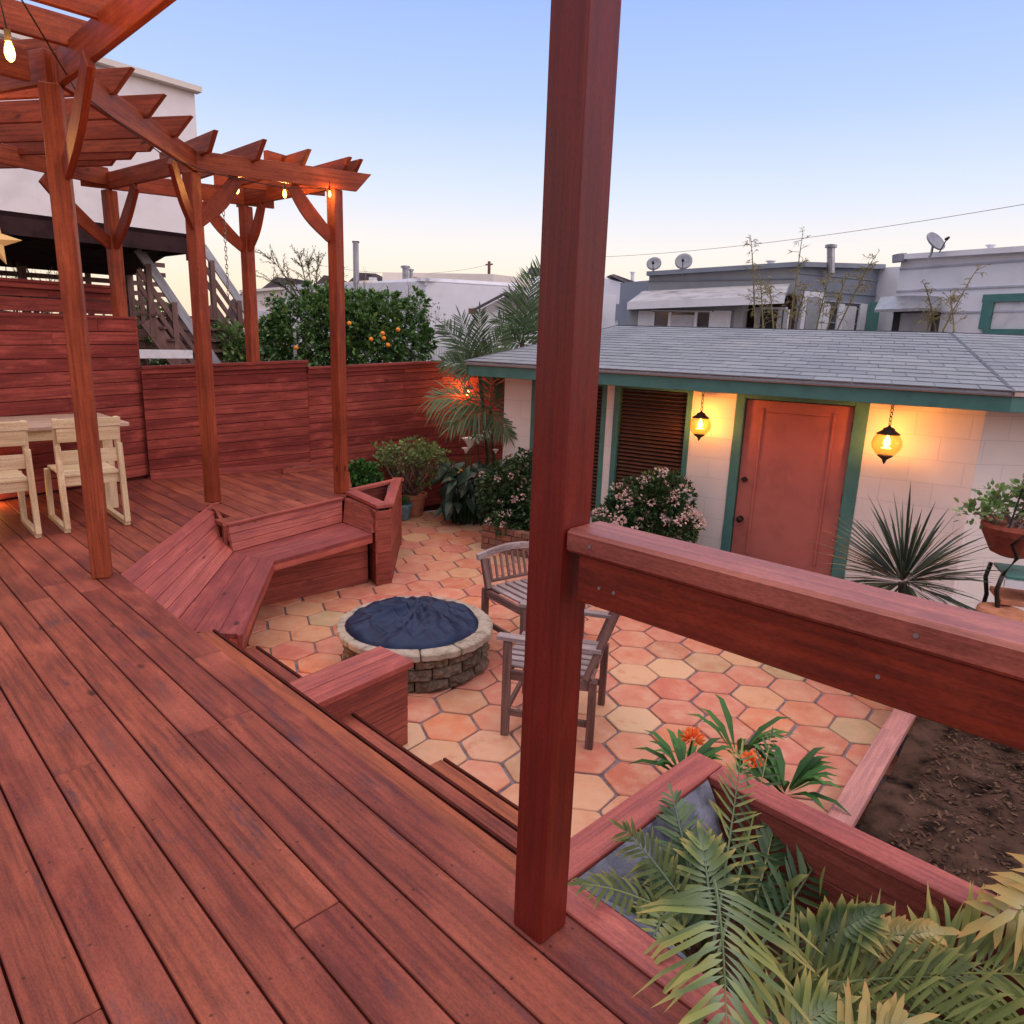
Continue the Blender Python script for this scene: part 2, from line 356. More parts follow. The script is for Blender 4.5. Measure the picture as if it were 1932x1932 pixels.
M['l_darkpalm'] = leafmat('olive_palm_leaf', [(.045, .070, .020), (.085, .115, .030), (.14, .18, .045), (.20, .24, .06)], .3, .5, .3, tip=(.30, .26, .07))
M['l_yucca'] = leafmat('yucca_leaf', [(.022, .036, .024), (.040, .060, .038), (.070, .090, .052)], .15, .5, .4)
M['l_bamboo'] = leafmat('dry_bamboo_leaf', [(.17, .14, .06), (.24, .20, .08), (.30, .24, .11)], .25)
M['l_fir'] = leafmat('feathery_olive_leaf', [(.10, .13, .06), (.15, .18, .08), (.20, .22, .10)], .25)

def brickmat():
    m, nt, b = newmat('old_brick'); sv, sc = seedval(nt)
    cc = ramp(nt, sv, [(0, (.16, .065, .045)), (.5, (.24, .12, .085)), (1, (.34, .12, .07))])
    n = noise(nt, gcn(nt, (1, 1, 1), obj=True), 22, 5); cc = mix(nt, cc, (.09, .06, .05), ramp(nt, n, [(.4, (0, 0, 0)), (.7, (.7, .7, .7))]))
    nt.links.new(cc, b.inputs['Base Color']); b.inputs['Roughness'].default_value = .9; bump(nt, b, n, .5, .01); return m
M['brick'] = brickmat()
def stonemat():
    m, nt, b = newmat('rough_split_stone'); sv, sc = seedval(nt)
    cc = ramp(nt, sv, [(0, (.17, .115, .08)), (.5, (.27, .20, .14)), (1, (.36, .28, .20))])
    n = noise(nt, gcn(nt, (1, 1, 1), obj=True), 26, 6, .7); cc = mix(nt, cc, (.05, .035, .028), ramp(nt, n, [(.42, (0, 0, 0)), (.68, (.8, .8, .8))]))
    nt.links.new(cc, b.inputs['Base Color']); b.inputs['Roughness'].default_value = .95; bump(nt, b, n, 1.0, .03); return m
M['stone'] = stonemat()
def tilemat():
    m, nt, b = newmat('hex_terracotta_tile'); sv, sc = seedval(nt)
    cc = ramp(nt, sv, [(0, (.46, .125, .075)), (.12, (.60, .21, .10)), (.24, (.50, .145, .11)), (.36, (.60, .26, .15)), (.48, (.52, .17, .13)), (.60, (.58, .22, .14)), (.70, (.58, .35, .19)), (.78, (.46, .135, .09)), (.86, (.42, .33, .19)), (.93, (.57, .25, .16)), (1, (.62, .42, .25))])
    n = noise(nt, gcn(nt, (1, 1, 1.7)), 7, 4, .6)
    cc = mix(nt, cc, (.60, .37, .25), ramp(nt, n, [(.45, (0, 0, 0)), (.68, (.6, .6, .6))]))
    cc = mix(nt, cc, (.42, .12, .075), ramp(nt, n, [(.28, (.6, .6, .6)), (.42, (0, 0, 0))]))
    n2 = noise(nt, gcn(nt, (1, 1, 1), obj=True), 40, 4, .7)
    cc = mix(nt, cc, (.20, .12, .10), ramp(nt, n2, [(.60, (0, 0, 0)), (.8, (.5, .5, .5))]))
    nt.links.new(cc, b.inputs['Base Color']); b.inputs['Roughness'].default_value = .5; b.inputs['Specular IOR Level'].default_value = .4
    bump(nt, b, n, .15, .01); return m
M['tile'] = tilemat()
def shinglemat():
    m, nt, b = newmat('grey_shingle'); sv, sc = seedval(nt)
    cc = ramp(nt, sv, [(0, (.175, .20, .235)), (.5, (.21, .235, .27)), (1, (.25, .275, .31))])
    n = noise(nt, gcn(nt, (1, 1, 1), obj=True), 60, 3, .6); cc = mix(nt, cc, (.14, .14, .16), ramp(nt, n, [(.45, (0, 0, 0)), (.7, (.6, .6, .6))]))
    n3 = noise(nt, gcn(nt, (1, 1, 1), obj=True), 1.3, 4, .6); cc = mix(nt, cc, (.36, .35, .36), ramp(nt, n3, [(.5, (0, 0, 0)), (.75, (.4, .4, .4))]))
    nt.links.new(cc, b.inputs['Base Color']); b.inputs['Roughness'].default_value = .9; bump(nt, b, n, .3, .01); return m
M['shingle'] = shinglemat()
def tarpmat():
    m, nt, b = newmat('navy_vinyl_cover'); n = noise(nt, gcn(nt, (1, 1, 1), obj=True), 5, 5, .6)
    cc = ramp(nt, n, [(.35, (.006, .010, .028)), (.7, (.016, .026, .062))]); nt.links.new(cc, b.inputs['Base Color'])
    b.inputs['Roughness'].default_value = .42; b.inputs['Specular IOR Level'].default_value = .32; b.inputs['Specular Tint'].default_value = (.45, .6, 1, 1); return m
M['tarp'] = tarpmat()
def glassmat(name, c, alpha):
    m, nt, b = newmat(name); nt.nodes.remove(b)
    tr = N(nt, 'ShaderNodeBsdfTransparent'); tr.inputs[0].default_value = (*c, 1)
    gl = N(nt, 'ShaderNodeBsdfGlossy'); gl.inputs['Roughness'].default_value = .08; gl.inputs['Color'].default_value = (1, .85, .6, 1)
    lw = N(nt, 'ShaderNodeLayerWeight'); lw.inputs[0].default_value = .35
    ms = N(nt, 'ShaderNodeMixShader'); mm = N(nt, 'ShaderNodeMath', operation='MULTIPLY'); mm.inputs[1].default_value = .5
    nt.links.new(lw.outputs['Facing'], mm.inputs[0]); nt.links.new(mm.outputs[0], ms.inputs[0])
    nt.links.new(tr.outputs[0], ms.inputs[1]); nt.links.new(gl.outputs[0], ms.inputs[2])
    nt.links.new(ms.outputs[0], nt.nodes['Material Output'].inputs[0]); return m
M['amber'] = glassmat('amber_glass', (1.0, .84, .52), .8)

# ------------------------------------------------------------------ ground
GZ = -.80
g = MB(); g.quad([(-900, -900, GZ), (900, -900, GZ), (900, 900, GZ), (-900, 900, GZ)], [(0, 0), (900, 0), (900, 900), (0, 900)])
M['ground'] = plain('dull_yard_ground', (.09, .075, .055), .95, .4, 2, .1)
tag(g.build('ground', M['ground']), kind='structure')
PZ = -.72
# patio slab with hexagonal tiles
patio_poly = [(-2.6, 3.2), (.9, 1.2), (1.62, 2.9), (2.72, 4.28), (3.6, 3.8), (5.2, 5.2), (-.6, 8.9), (-1.0, 10.2), (-3.2, 9.4), (-2.8, 5.2)]
g = MB(); g.prism(patio_poly, -.79, PZ - .012); tag(g.build('patio_grout', M['grout']), kind='structure')
def inside(p, poly):
    c = False
    for (x0, y0), (x1, y1) in zip(poly, poly[1:] + poly[:1]):
        if (y0 > p[1]) != (y1 > p[1]) and p[0] < (x1 - x0) * (p[1] - y0) / (y1 - y0) + x0: c = not c
    return c
side = .1831; th0 = 1.9481; c0 = np.array([-1.7933, 21.2757]) * side
va = np.array([math.cos(th0 + PI / 6), math.sin(th0 + PI / 6)]) * side * 3 ** .5; vb = np.array([math.cos(th0 + PI / 2), math.sin(th0 + PI / 2)]) * side * 3 ** .5
tiles_poly = [(-2.6, 3.3), (.9, 1.2), (1.66, 2.98), (2.70, 4.22), (3.5, 3.8), (4.6, 5.0), (-.1, 8.1), (-.9, 9.3), (-3.0, 9.2), (-2.8, 5.2)]
g = MB(); rt = random.Random(3)
for i in range(-40, 40):
    for j in range(-40, 40):
        c = c0 + va * i + vb * j
        if not inside(c, tiles_poly): continue
        sd_ = rt.random() * 90; jx, jy, jr, dz = rt.uniform(-.004, .004), rt.uniform(-.004, .004), rt.uniform(-.02, .02), rt.uniform(-.0015, .0015)
        b = len(g.v); K = 12
        for r_, z in ((side * .922, -.012), (side * .922, -.004), (side * .897, .001)):
            for k in range(6):
                for dk in (.06, -.06):
                    a = th0 + jr - k * PI / 3 + dk
                    g.v.append((c[0] + jx + r_ * math.cos(a), c[1] + jy + r_ * math.sin(a), PZ + z + dz))
        gg = lambda ix: (g.v[ix][0] - c[0], g.v[ix][1] - c[1], sd_)
        for lv in (0, 1):
            for k in range(K):
                k2 = (k + 1) % K; f = (b + lv * K + k, b + lv * K + K + k, b + lv * K + K + k2, b + lv * K + k2); g.face(f, [gg(q) for q in f])
        f = tuple(b + 2 * K + k for k in reversed(range(K))); g.face(f, [gg(q) for q in f])
tag(g.build('patio', M['tile'], recalc=True), kind='structure')
# soil of the raised bed on the right
def clampnoise(x, y): return .02 * math.sin(x * 9 + y * 5) + .015 * math.sin(y * 17 - x * 11) + rng.uniform(-.012, .012)
g = MB(); nx, ny = 60, 60; b0 = 0
bedo = np.array([1.60, 2.80]); bu = unit(np.array([1.16, 1.42])); bv = np.array([bu[1], -bu[0]])
for i in range(nx + 1):
    for j in range(ny + 1):
        p = bedo + bu * (-1.3 + 3.6 * i / nx) + bv * (-.03 + 3.2 * j / ny); g.v.append((p[0], p[1], -.62 + clampnoise(p[0], p[1])))
for i in range(nx):
    for j in range(ny):
        a = i * (ny + 1) + j; g.face((a, a + 1, a + ny + 2, a + ny + 1), [(0, 0, 1)] * 4)
tag(g.build('soil', M['soil'], smooth=True), kind='structure')
g = MB(); rm = random.Random(5)
for k in range(7000):
    p = bedo + bu * rm.uniform(-1.2, 1.7) + bv * rm.uniform(.1, 2.4); z = -.62 + .02 * math.sin(p[0] * 9 + p[1] * 5) + .015 * math.sin(p[1] * 17 - p[0] * 11) + .006
    a = rm.uniform(0, PI); l = rm.uniform(.005, .02); d = np.array([math.cos(a), math.sin(a), rm.uniform(-.5, .5)]) * l; s_ = np.array([-math.sin(a), math.cos(a), 0]) * rm.uniform(.003, .008)
    q = np.array([p[0], p[1], z]); g.quad([q - d - s_, q + d - s_, q + d + s_, q - d + s_])
M['chip'] = leafmat('mulch_chip', [(.035, .018, .014), (.07, .036, .025), (.14, .085, .055)], 0, .9, .1)
tag(g.build('mulch', M['chip']), 'loose brown bark chips scattered over the dark soil of the raised bed', 'mulch', kind='stuff')

# ------------------------------------------------------------------ deck
Kc = {'a': (-2.50, 4.378), 'b': (-2.75, 6.42), 'c': (-2.334, 5.673), 'd': (-1.654, 6.795), 'e': (-1.60, 7.02), 'f': (-2.05, 8.75)}
deck_poly = [QT(1.328, 2.4)[:2], Kc['a'], Kc['b'], Kc['c'], Kc['d'], Kc['e'], Kc['f'], (-3.95, 7.62), (-6.35, 3.3), (-6.35, -2.0), (1.0, -2.6)]
deck_poly = [tuple(p) for p in deck_poly]
def clip_line(q, t0, t1, poly, pad=0.):
    """intervals of the board line q=const that lie inside the polygon"""
    ts = []
    n = len(poly); pq = [((p[0] + p[1]) * .70711, (p[0] - p[1]) * .70711) for p in poly]
    for (qa, ta), (qb, tb) in zip(pq, pq[1:] + pq[:1]):
        if (qa > q) != (qb > q): ts.append(ta + (tb - ta) * (q - qa) / (qb - qa))
    ts.sort(); return [(max(ts[k], t0), min(ts[k + 1], t1)) for k in range(0, len(ts) - 1, 2) if ts[k + 1] - ts[k] > .05]
g = MB(); rb = random.Random(11); bw = .146; k = 0; q1 = 1.328
def deckboard(g, qa, qb, poly, rb, z1=0., th=.035):
    A = clip_line(qa + .004, -9, 9, poly); Bq = clip_line(qb - .004, -9, 9, poly)
    if len(A) != len(Bq): A = Bq = clip_line((qa + qb) / 2, -9, 9, poly)
    for (a0, a1), (b0_, b1_) in zip(A, Bq):
        # split along the length at butt joints
        cuts = []; t = max(a0, b0_) + rb.uniform(.5, 3.0)
        while t < min(a1, b1_) - .3: cuts.append(t); t += rb.uniform(1.8, 3.6)
        ea = [a0] + cuts + [a1]; eb = [b0_] + cuts + [b1_]
        for m_ in range(len(ea) - 1):
            sd_ = rb.random() * 50; gp = .0015
            s0a, s1a, s0b, s1b = ea[m_] + (gp if m_ else 0), ea[m_ + 1] - (gp if m_ < len(cuts) else 0), eb[m_] + (gp if m_ else 0), eb[m_ + 1] - (gp if m_ < len(cuts) else 0)
            P4 = [QT(qa, s0a), QT(qb, s0b), QT(qb, s1b), QT(qa, s1a)]; W = qb - qa; kk = rb.randint(1, 14) * .406
            b = len(g.v)
            for zz in (z1 - th, z1):
                for p in P4: g.v.append((p[0], p[1], zz))
            gt = [(s0a + kk, 0, sd_), (s0b + kk, W, sd_), (s1b + kk, W, sd_), (s1a + kk, 0, sd_)]
            g.face((b + 4, b + 5, b + 6, b + 7), gt); g.face((b + 3, b + 2, b + 1, b), gt[::-1])
            for k_ in range(4):
                k2 = (k_ + 1) % 4; g.face((b + k_, b + k2, b + 4 + k2, b + 4 + k_), [gt[k_], gt[k2], (gt[k2][0], gt[k2][1] + .03, sd_), (gt[k_][0], gt[k_][1] + .03, sd_)])
while q1 > -3.2:
    deckboard(g, q1 - bw + .007, q1, deck_poly, rb); q1 -= bw
q1 = 1.328 + bw
while q1 < 5.2:
    qa = q1 - bw + .0055; deckboard(g, qa, q1, deck_poly, rb); q1 += bw
deck = tag(g.build('deck', M['deck'], bevel=.0035, recalc=True), kind='structure')
# framing below the boards closes the gaps, with the fascia along the edge
g = MB(); inner = [tuple(QT(1.30, 2.4)[:2]), (-2.52, 4.36), (-2.77, 6.40), (-2.36, 5.60), (-2.20, 5.80), (-1.70, 6.75), (-1.64, 7.0), Kc['f'], (-3.82, 7.42), (-6.0, 3.4), (-6.0, -2.0), (1.0, -2.6)]
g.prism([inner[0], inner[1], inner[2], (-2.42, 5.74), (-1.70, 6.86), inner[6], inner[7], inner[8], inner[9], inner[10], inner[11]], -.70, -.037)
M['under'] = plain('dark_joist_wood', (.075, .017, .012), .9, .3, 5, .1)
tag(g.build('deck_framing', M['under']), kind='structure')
g = MB()
for (a, b, z0) in ((QT(1.318, 2.4), QT(1.318, -4.85), 0),):
    for r_ in range(1):
        g.bar((b[0], b[1], -.16), (a[0], a[1], -.16), .02, .122)
g.bar((-1.63, 7.03, -.30), (-2.07, 8.75, -.30), .02, .26)
tag(g.build('deck_fascia', M['panel'], bevel=.002), kind='structure')

# ------------------------------------------------------------------ steps
st = thing('wooden_steps', 'red stained wooden steps down from the deck to the tiled patio', 'steps', QT(1.6, -2.0, -.72))
def tread(z, qa, qb, t0, t1, nb, mt='step'):
    g = MB(); W = (qb - qa) / nb
    for i in range(nb):
        a = QT(qa + W * i + .004, t0, z - .035); g.box(a, np.append(ET, 0) * (t1 - t0), np.append(EQ, 0) * (W - .013), (0, 0, .035))
    o = g.build('tread', M[mt], st, bevel=.006)
    g = MB(); g.box(QT(qb + .001, t0, z - .036), np.append(ET, 0) * (t1 - t0), np.append(EQ, 0) * .014, (0, 0, .033)); g.build('lip_shade_strip', M['under'], st)  # dark strip painted in as the shadow line along the tread lip
    g = MB(); a = QT(qb - .030, t0 + .004, z - .18); g.box(a, np.append(ET, 0) * (t1 - t0 - .008), np.append(EQ, 0) * .018, (0, 0, .143)); g.build('riser', M['panel'], st)
TS = -3.06   # dwarf wall position along the edge
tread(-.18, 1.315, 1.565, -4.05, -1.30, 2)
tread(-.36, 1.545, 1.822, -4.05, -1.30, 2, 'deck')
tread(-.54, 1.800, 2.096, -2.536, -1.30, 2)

# dwarf wall between the steps
wl = thing('low_wooden_wall', 'low red board wall with flat two-plank cap between the deck steps', 'low wall', (-.8, 3.4, -.72))
A0 = np.array([-.968, 3.129, 0]); A1 = np.array([-.519, 3.702, 0]); B1 = np.array([-.752, 3.891, 0]); B0 = np.array([-1.175, 3.302, 0])
dl = unit(A1 - A0); dw = unit(B1 - A1)
g = MB(); s0 = A0 - dl * .33
for k, (o_, wd) in enumerate(((0, .142), (.148, .142))):
    g.box(s0 + dw * o_ + np.array([0, 0, -.245]), dl * (np.linalg.norm(A1 - s0)), dw * wd, (0, 0, .036), seed=k * 3.3 + 1)
g.build('cap', M['bench'], wl, bevel=.003)
g = MB()
for (off, sgn) in ((.018, 1), (.262, 1)):
    z = -.72
    while z < -.27:
        h = min(.118, -.248 - z - .002); g.box(s0 + dw * off + np.array([0, 0, z + .002]), dl * (np.linalg.norm(A1 - s0) - .03), dw * .02, (0, 0, h - .004)); z += .118
z = -.72
while z < -.27:
    h = min(.118, -.248 - z - .002); g.box(A1 - dl * .048 + dw * .038 + np.array([0, 0, z + .002]), dw * .224, dl * .02, (0, 0, h - .004)); z += .118
g.build('side_boards', M['panel'], wl, bevel=.002)

# ------------------------------------------------------------------ corner bench
bn = thing('corner_bench', 'long red stained corner bench with sloping board back, built below the deck edge', 'bench', (-1.9, 5.2, -.72))
SZ = -.21
F0 = np.array([-1.585, 3.985]); F1 = np.array([-1.866, 5.40]); F2 = np.array([-1.262, 6.30])
R0 = np.array([-2.03, 4.00]); R1 = np.array([-2.262, 5.60]); R2 = np.array([-1.625, 6.66])
T0 = np.array([-2.497, 4.364]); T1 = np.array([-2.745, 6.39]); T2a = np.array([-2.334, 5.673]); T2b = np.array([-1.654, 6.795])
def v3(p, z): return np.array([p[0], p[1], z])
def strips(g, a0, a1, b0, b1, n, th, nrm_up=True, gap=.0028, seedb=0):
    """n boards filling the quad a0-a1 (one long side) to b0-b1 (other long side)"""
    a0, a1, b0, b1 = map(np.array, (a0, a1, b0, b1)); L = np.linalg.norm(a1 - a0); Wd = np.linalg.norm(b0 - a0)
    nrm = unit(np.cross(a1 - a0, b0 - a0)); nrm = nrm if nrm[2] > 0 or not nrm_up else -nrm
    for i in range(n):
        f0 = i / n + (gap / Wd / 2 if i else 0); f1 = (i + 1) / n - (gap / Wd / 2 if i < n - 1 else 0)
        p = [a0 + (b0 - a0) * f0, a1 + (b1 - a1) * f0, a1 + (b1 - a1) * f1, a0 + (b0 - a0) * f1]
        if np.dot(np.cross(p[1] - p[0], p[2] - p[1]), nrm) < 0: p = [p[1], p[0], p[3], p[2]]
        sd_ = random.random() * 50; w_ = Wd / n; b = len(g.v); kk = random.random() * 4
        g.v += [tuple(q - nrm * th) for q in p] + [tuple(q) for q in p]
        gt = [(kk, 0, sd_), (kk + L, 0, sd_), (kk + L, w_, sd_), (kk, w_, sd_)]
        g.face((b + 3, b + 2, b + 1, b), gt[::-1]); g.face((b + 4, b + 5, b + 6, b + 7), gt)
        for k_ in range(4):
            k2 = (k_ + 1) % 4; g.face((b + k_, b + k2, b + 4 + k2, b + 4 + k_), [gt[k_], gt[k2], gt[k2], gt[k_]])
g = MB(); strips(g, v3(F0, SZ), v3(F1, SZ), v3(R0, SZ), v3(R1, SZ), 3, .036); g.build('seat', M['seat'], bn, bevel=.003)
g = MB(); strips(g, v3(F1, SZ), v3(F2, SZ), v3(R1, SZ), v3(R2, SZ), 3, .036); g.build('seat', M['seat'], bn, bevel=.003)
up = np.array([0, 0, .02])
g = MB(); strips(g, v3(R0, SZ + .004), v3(R1, SZ + .004), v3(T0, .006), v3(T1, .006), 5, .028); g.build('backrest', M['bench'], bn, bevel=.002)
g = MB(); strips(g, v3(R1, SZ + .004), v3(R2, SZ + .004), v3(T2a, -.012), v3(T2b, -.012), 3, .028); g.build('backrest', M['bench'], bn, bevel=.002)
g = MB(); g.bar(v3(T1 + (.012, -.004), -.20), v3(T2a + (-.004, -.02), -.20), .03, .197); g.build('end_board', M['panel'], bn, bevel=.002)
g = MB(); g.hull([v3(T1, .004), v3(T2a + (.01, .0), -.004), v3(R1, SZ + .006)], [v3(T1, -.03), v3(T2a + (.01, 0), -.04), v3(R1 - (.01, 0), SZ - .03)]); g.build('corner_filler', M['panel'], bn, recalc=True)
g = MB(); dd = unit(v3(T2b, 0) - v3(T2a, 0)); nn = np.array([-dd[1], dd[0], 0])
g.box(v3(T2a, -.014) - nn * .018, v3(T2b, 0) - v3(T2a, 0), nn * .04, (0, 0, .02)); g.build('top_trim', M['bench'], bn, bevel=.002)
# seat front edge
g = MB()
for a, b in ((F0, F1), (F1, F2)):
    d = unit(v3(b, 0) - v3(a, 0)); n_ = np.array([-d[1], d[0], 0]); g.box(v3(a, SZ - .088) + n_ * .001, v3(b, 0) - v3(a, 0), n_ * .03, (0, 0, .084))
g.build('seat_edge', M['bench'], bn, bevel=.003)
# base panels
PA = np.array([-2.02, 4.0]); PB = np.array([-2.102, 5.709]); PC = np.array([-1.33, 6.40])
PA = np.array([-1.79, 4.30]); 
g = MB()
for a, b in ((PA, PB), (PB, PC)):
    d = unit(v3(b, 0) - v3(a, 0)); n_ = np.array([-d[1], d[0], 0])
    for i in range(3): g.box(v3(a, PZ + .002 + i * .155), v3(b, 0) - v3(a, 0), n_ * .02, (0, 0, .152))
g.build('base_panel', M['panel'], bn, bevel=.002)

# planter that ends the bench, with a triangular liner-filled top
pt = thing('corner_planter_box', 'red board planter box closing the bench end, triangular top with grey liner', 'planter', (-1.2, 6.8, -.72))
Q = dict(a=(-1.238, 6.316), b=(-1.111, 6.416), c=(-1.235, 7.70), d=(-1.64, 7.06), e=(-1.60, 6.87))
z1_ = .03
outer = [Q['a'], Q['b'], Q['c'], Q['d']]
def wallboards(g, a, b, z0, z1, bh, th=.022, lean=0):
    a, b = np.array(a), np.array(b); d = unit(v3(b, 0) - v3(a, 0)); n_ = np.array([-d[1], d[0], 0]); z = z0
    while z < z1 - .01:
        h = min(bh, z1 - z); g.box(v3(a, z + .0015), v3(b, 0) - v3(a, 0), n_ * th, (0, 0, h - .003)); z += bh
g = MB()
wallboards(g, Q['a'], Q['b'], PZ, -.01, .105); wallboards(g, Q['b'], Q['c'], PZ, -.01, .145); wallboards(g, Q['c'], Q['d'], PZ, -.01, .145)
wallboards(g, Q['d'], Q['a'], PZ, -.01, .105)
# sloping arm face towards the seat
a = v3(R2, SZ + .003); b = np.array([-1.325, 6.245, SZ + .003])
g.hull([v3((-1.64, 6.84), -.012), v3((-1.255, 6.42), -.012), v3((-1.23, 6.44), -.012), v3((-1.60, 6.88), -.012)], [np.array([-1.62, 6.66, SZ + .003]), np.array([-1.275, 6.30, SZ + .003]), np.array([-1.24, 6.34, SZ + .003]), np.array([-1.58, 6.72, SZ + .003])])
g.build('box_side', M['panel'], pt, bevel=.002, recalc=True)
g = MB()
def capstrip(g, a, b, wd, z, th, inward):
    a, b = v3(a, z), v3(b, z); d = unit(b - a); n_ = np.array([-d[1], d[0], 0]); n_ = n_ if np.dot(n_[:2], np.array(inward) - a[:2]) > 0 else -n_
    g.box(a, b - a, n_ * wd, (0, 0, th))
cen = (-1.33, 7.05)
capstrip(g, (-1.235, 6.385), (-1.665, 6.95), .13, 0, .034, cen)
capstrip(g, (-1.10, 6.50), (-1.225, 7.74), .10, .002, .034, cen)
capstrip(g, (-1.67, 7.03), (-1.25, 7.73), .07, .004, .034, cen)
g.box(v3((-1.245, 6.38), .001), v3((.15, .11), 0), v3((-.08, .11), 0), (0, 0, .034))
g.build('cap', M['bench'], pt, bevel=.003)
g = MB()
for a, b in (((-1.35, 6.62), (-1.215, 6.62)), ((-1.21, 6.62), (-1.33, 7.55)), ((-1.33, 7.55), (-1.60, 7.08))):
    g.bar(v3(a, -.35), v3(b, -.35), .006, .35)
g.prism([(-1.55, 6.95), (-1.16, 6.5), (-1.28, 7.6), (-1.6, 7.08)], -.36, -.22)
g.build('liner', M['liner'], pt)

# ------------------------------------------------------------------ pergola
POST = {'a': np.array([-2.595, 4.33]), 'b': np.array([-2.775, 6.47]), 'c': np.array([-1.715, 7.02]), 'd': np.array([-2.925, 8.10]), 'e': np.array([-4.00, 7.44]), 'm': np.array([.114, 1.65])}
pg = thing('pergola', 'red stained timber pergola of posts, curved braces, beams and rafters over the deck', 'pergola', (-2.6, 4.3, 0))
BZ = 2.82
azs = {'a': R(112), 'b': R(70), 'c': R(60), 'd': R(60), 'e': R(60), 'm': R(-45)}
for k_, p in POST.items():
    g = MB(); wd = .107 if k_ != 'm' else .106
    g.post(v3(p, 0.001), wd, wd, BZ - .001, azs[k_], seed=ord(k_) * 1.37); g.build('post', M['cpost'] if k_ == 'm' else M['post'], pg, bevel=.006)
pout = [POST['m'] + (POST['m'] - POST['a']) * .35, POST['a'], POST['b'], POST['c']]
BH = .160
def beam(a, b, z=BZ, h=BH, wd=.04, tail=0., cutb=0):
    a = v3(a, z); b = v3(b, z); d = unit(b - a); g = MB(); g.bar(a, b + d * tail, wd, h, cut1=cutb); return g.build('beam', M['post'], pg, bevel=.003)
def off(a, b, o):
    d = unit(np.array(b) - np.array(a)); return np.array([d[1], -d[0]]) * o
oa = off(POST['a'], POST['b'], .045)
beam(POST['a'] + oa + [0, -.02], POST['b'] + oa)
ob = off(POST['b'], POST['c'], .045)
beam(POST['b'] + ob + [.01, 0], POST['c'] + ob, tail=.33, cutb=.14)
om = off(POST['m'], POST['a'], .045)
beam(POST['m'] + om + (POST['m'] - POST['a']) * .4, POST['a'] + om)
PI_ = np.array([-5.05, 5.45]); 
beam(POST['e'] + (0, 0), PI_, z=BZ + .04); beam(POST['e'] - (.2, .12), POST['d'] + (.25, .16), z=BZ + .012)
beam(POST['b'], POST['e'], z=BZ + .005, h=.15); beam(POST['c'], POST['d'] - (.12, -.11), z=BZ + .005, h=.17)
beam(POST['a'], PI_, z=BZ + .005, h=.17)
beam(POST['a'] + (-.1, -.02), np.array([-4.2, 2.6]), z=BZ + .005, h=.17)
def rafter(tip, d, L, z=2.95, h=.14):
    tip = np.array(tip); d = unit(np.array(d)); a = v3(tip, z); b = v3(tip - d * L, z)
    g = MB(); g.bar(b, a, .038, h, cut1=.15); return g.build('rafter', M['post'], pg, bevel=.002)
for (x, y) in ((-2.37, 4.40), (-2.405, 4.882), (-2.446, 5.378), (-2.478, 5.866)):
    rafter((x, y), (.974, -.225), 2.25)
for (x, y) in ((-2.95, 6.40), (-3.28, 6.72), (-3.6, 7.0)):
    rafter((x, y), (.974, -.225), 1.6, 2.96)
for i, (x, y) in enumerate(((-2.45, 6.23), (-2.14, 6.46), (-1.85, 6.74), (-1.55, 6.97), (-1.465, 7.04))):
    rafter((x, y), (.707, -.707), 1.75 if i else 1.2)
u0 = unit(POST['m'] - POST['a'])
for i in range(5):
    p = POST['a'] + u0 * (.28 + .5 * i) + np.array([.707, .707]) * .30; rafter(p, (.707, .707), 2.6)
g = MB(); g.bar((-3.05, 7.62, 2.93), (-2.05, 7.98, 2.93), .04, .14); g.bar((-2.30, 6.93, 2.99), (-2.10, 7.25, 2.99), .05, .12); g.build('blocking', M['post'], pg)
def brace(p, d, L=.52, drop=.62, wd=.038, zt=BZ):
    """gently curved knee brace from the beam down to the post"""
    p = np.array(p); d = unit(np.array(d)); g = MB(); pts = []
    n = 8
    for i in range(n + 1):
        f = i / n; x = .035 + (L - .035) * f; z = zt - drop + drop * f
        bow = .026 * math.sin(f * PI); hw = .060 - .006 * math.cos(f * 2 * PI)
        pts.append((x + bow * .7, z - bow * .7, hw))
    side_ = np.array([-d[1], d[0], 0]); b = len(g.v); nrm = unit(np.array([-(drop), L])); 
    for (x, z, hw) in pts:
        for sx in (-1, 1):
            for hz in (-1, 1):
                q = v3(p + d * (x + nrm[0] * hw * hz), z + nrm[1] * hw * hz) + side_ * wd / 2 * sx; g.v.append(tuple(q))
    for i in range(n):
        a = b + i * 4; c = a + 4; l0 = i * .08; l1 = l0 + .08
        for (p0, p1) in ((0, 1), (1, 3), (3, 2), (2, 0)):
            g.face((a + p0, c + p0, c + p1, a + p1), [(l0, p0 * .03, 7.7), (l1, p0 * .03, 7.7), (l1, p1 * .03, 7.7), (l0, p1 * .03, 7.7)])
    g.face((b, b + 1, b + 3, b + 2), [(0, 0, 1)] * 4); a = b + n * 4; g.face((a + 2, a + 3, a + 1, a), [(0, 0, 1)] * 4)
    g.build('brace', M['post'], pg, recalc=True, bevel=.003)
brace(POST['a'] + oa * .6, POST['m'] - POST['a'], .60, .44); brace(POST['a'], POST['b'] - POST['a'], .34, .36)
brace(POST['b'], POST['a'] - POST['b'], .44, .42); brace(POST['b'], POST['c'] - POST['b'], .36, .38)
brace(POST['c'], POST['b'] - POST['c'], .38, .42)
brace(POST['d'], POST['e'] - POST['d'], .42, .42); brace(POST['d'], POST['c'] - POST['d'], .34, .42)
brace(POST['e'], PI_ - POST['e'], .62, .50); brace(POST['e'], POST['b'] - POST['e'], .56, .50)

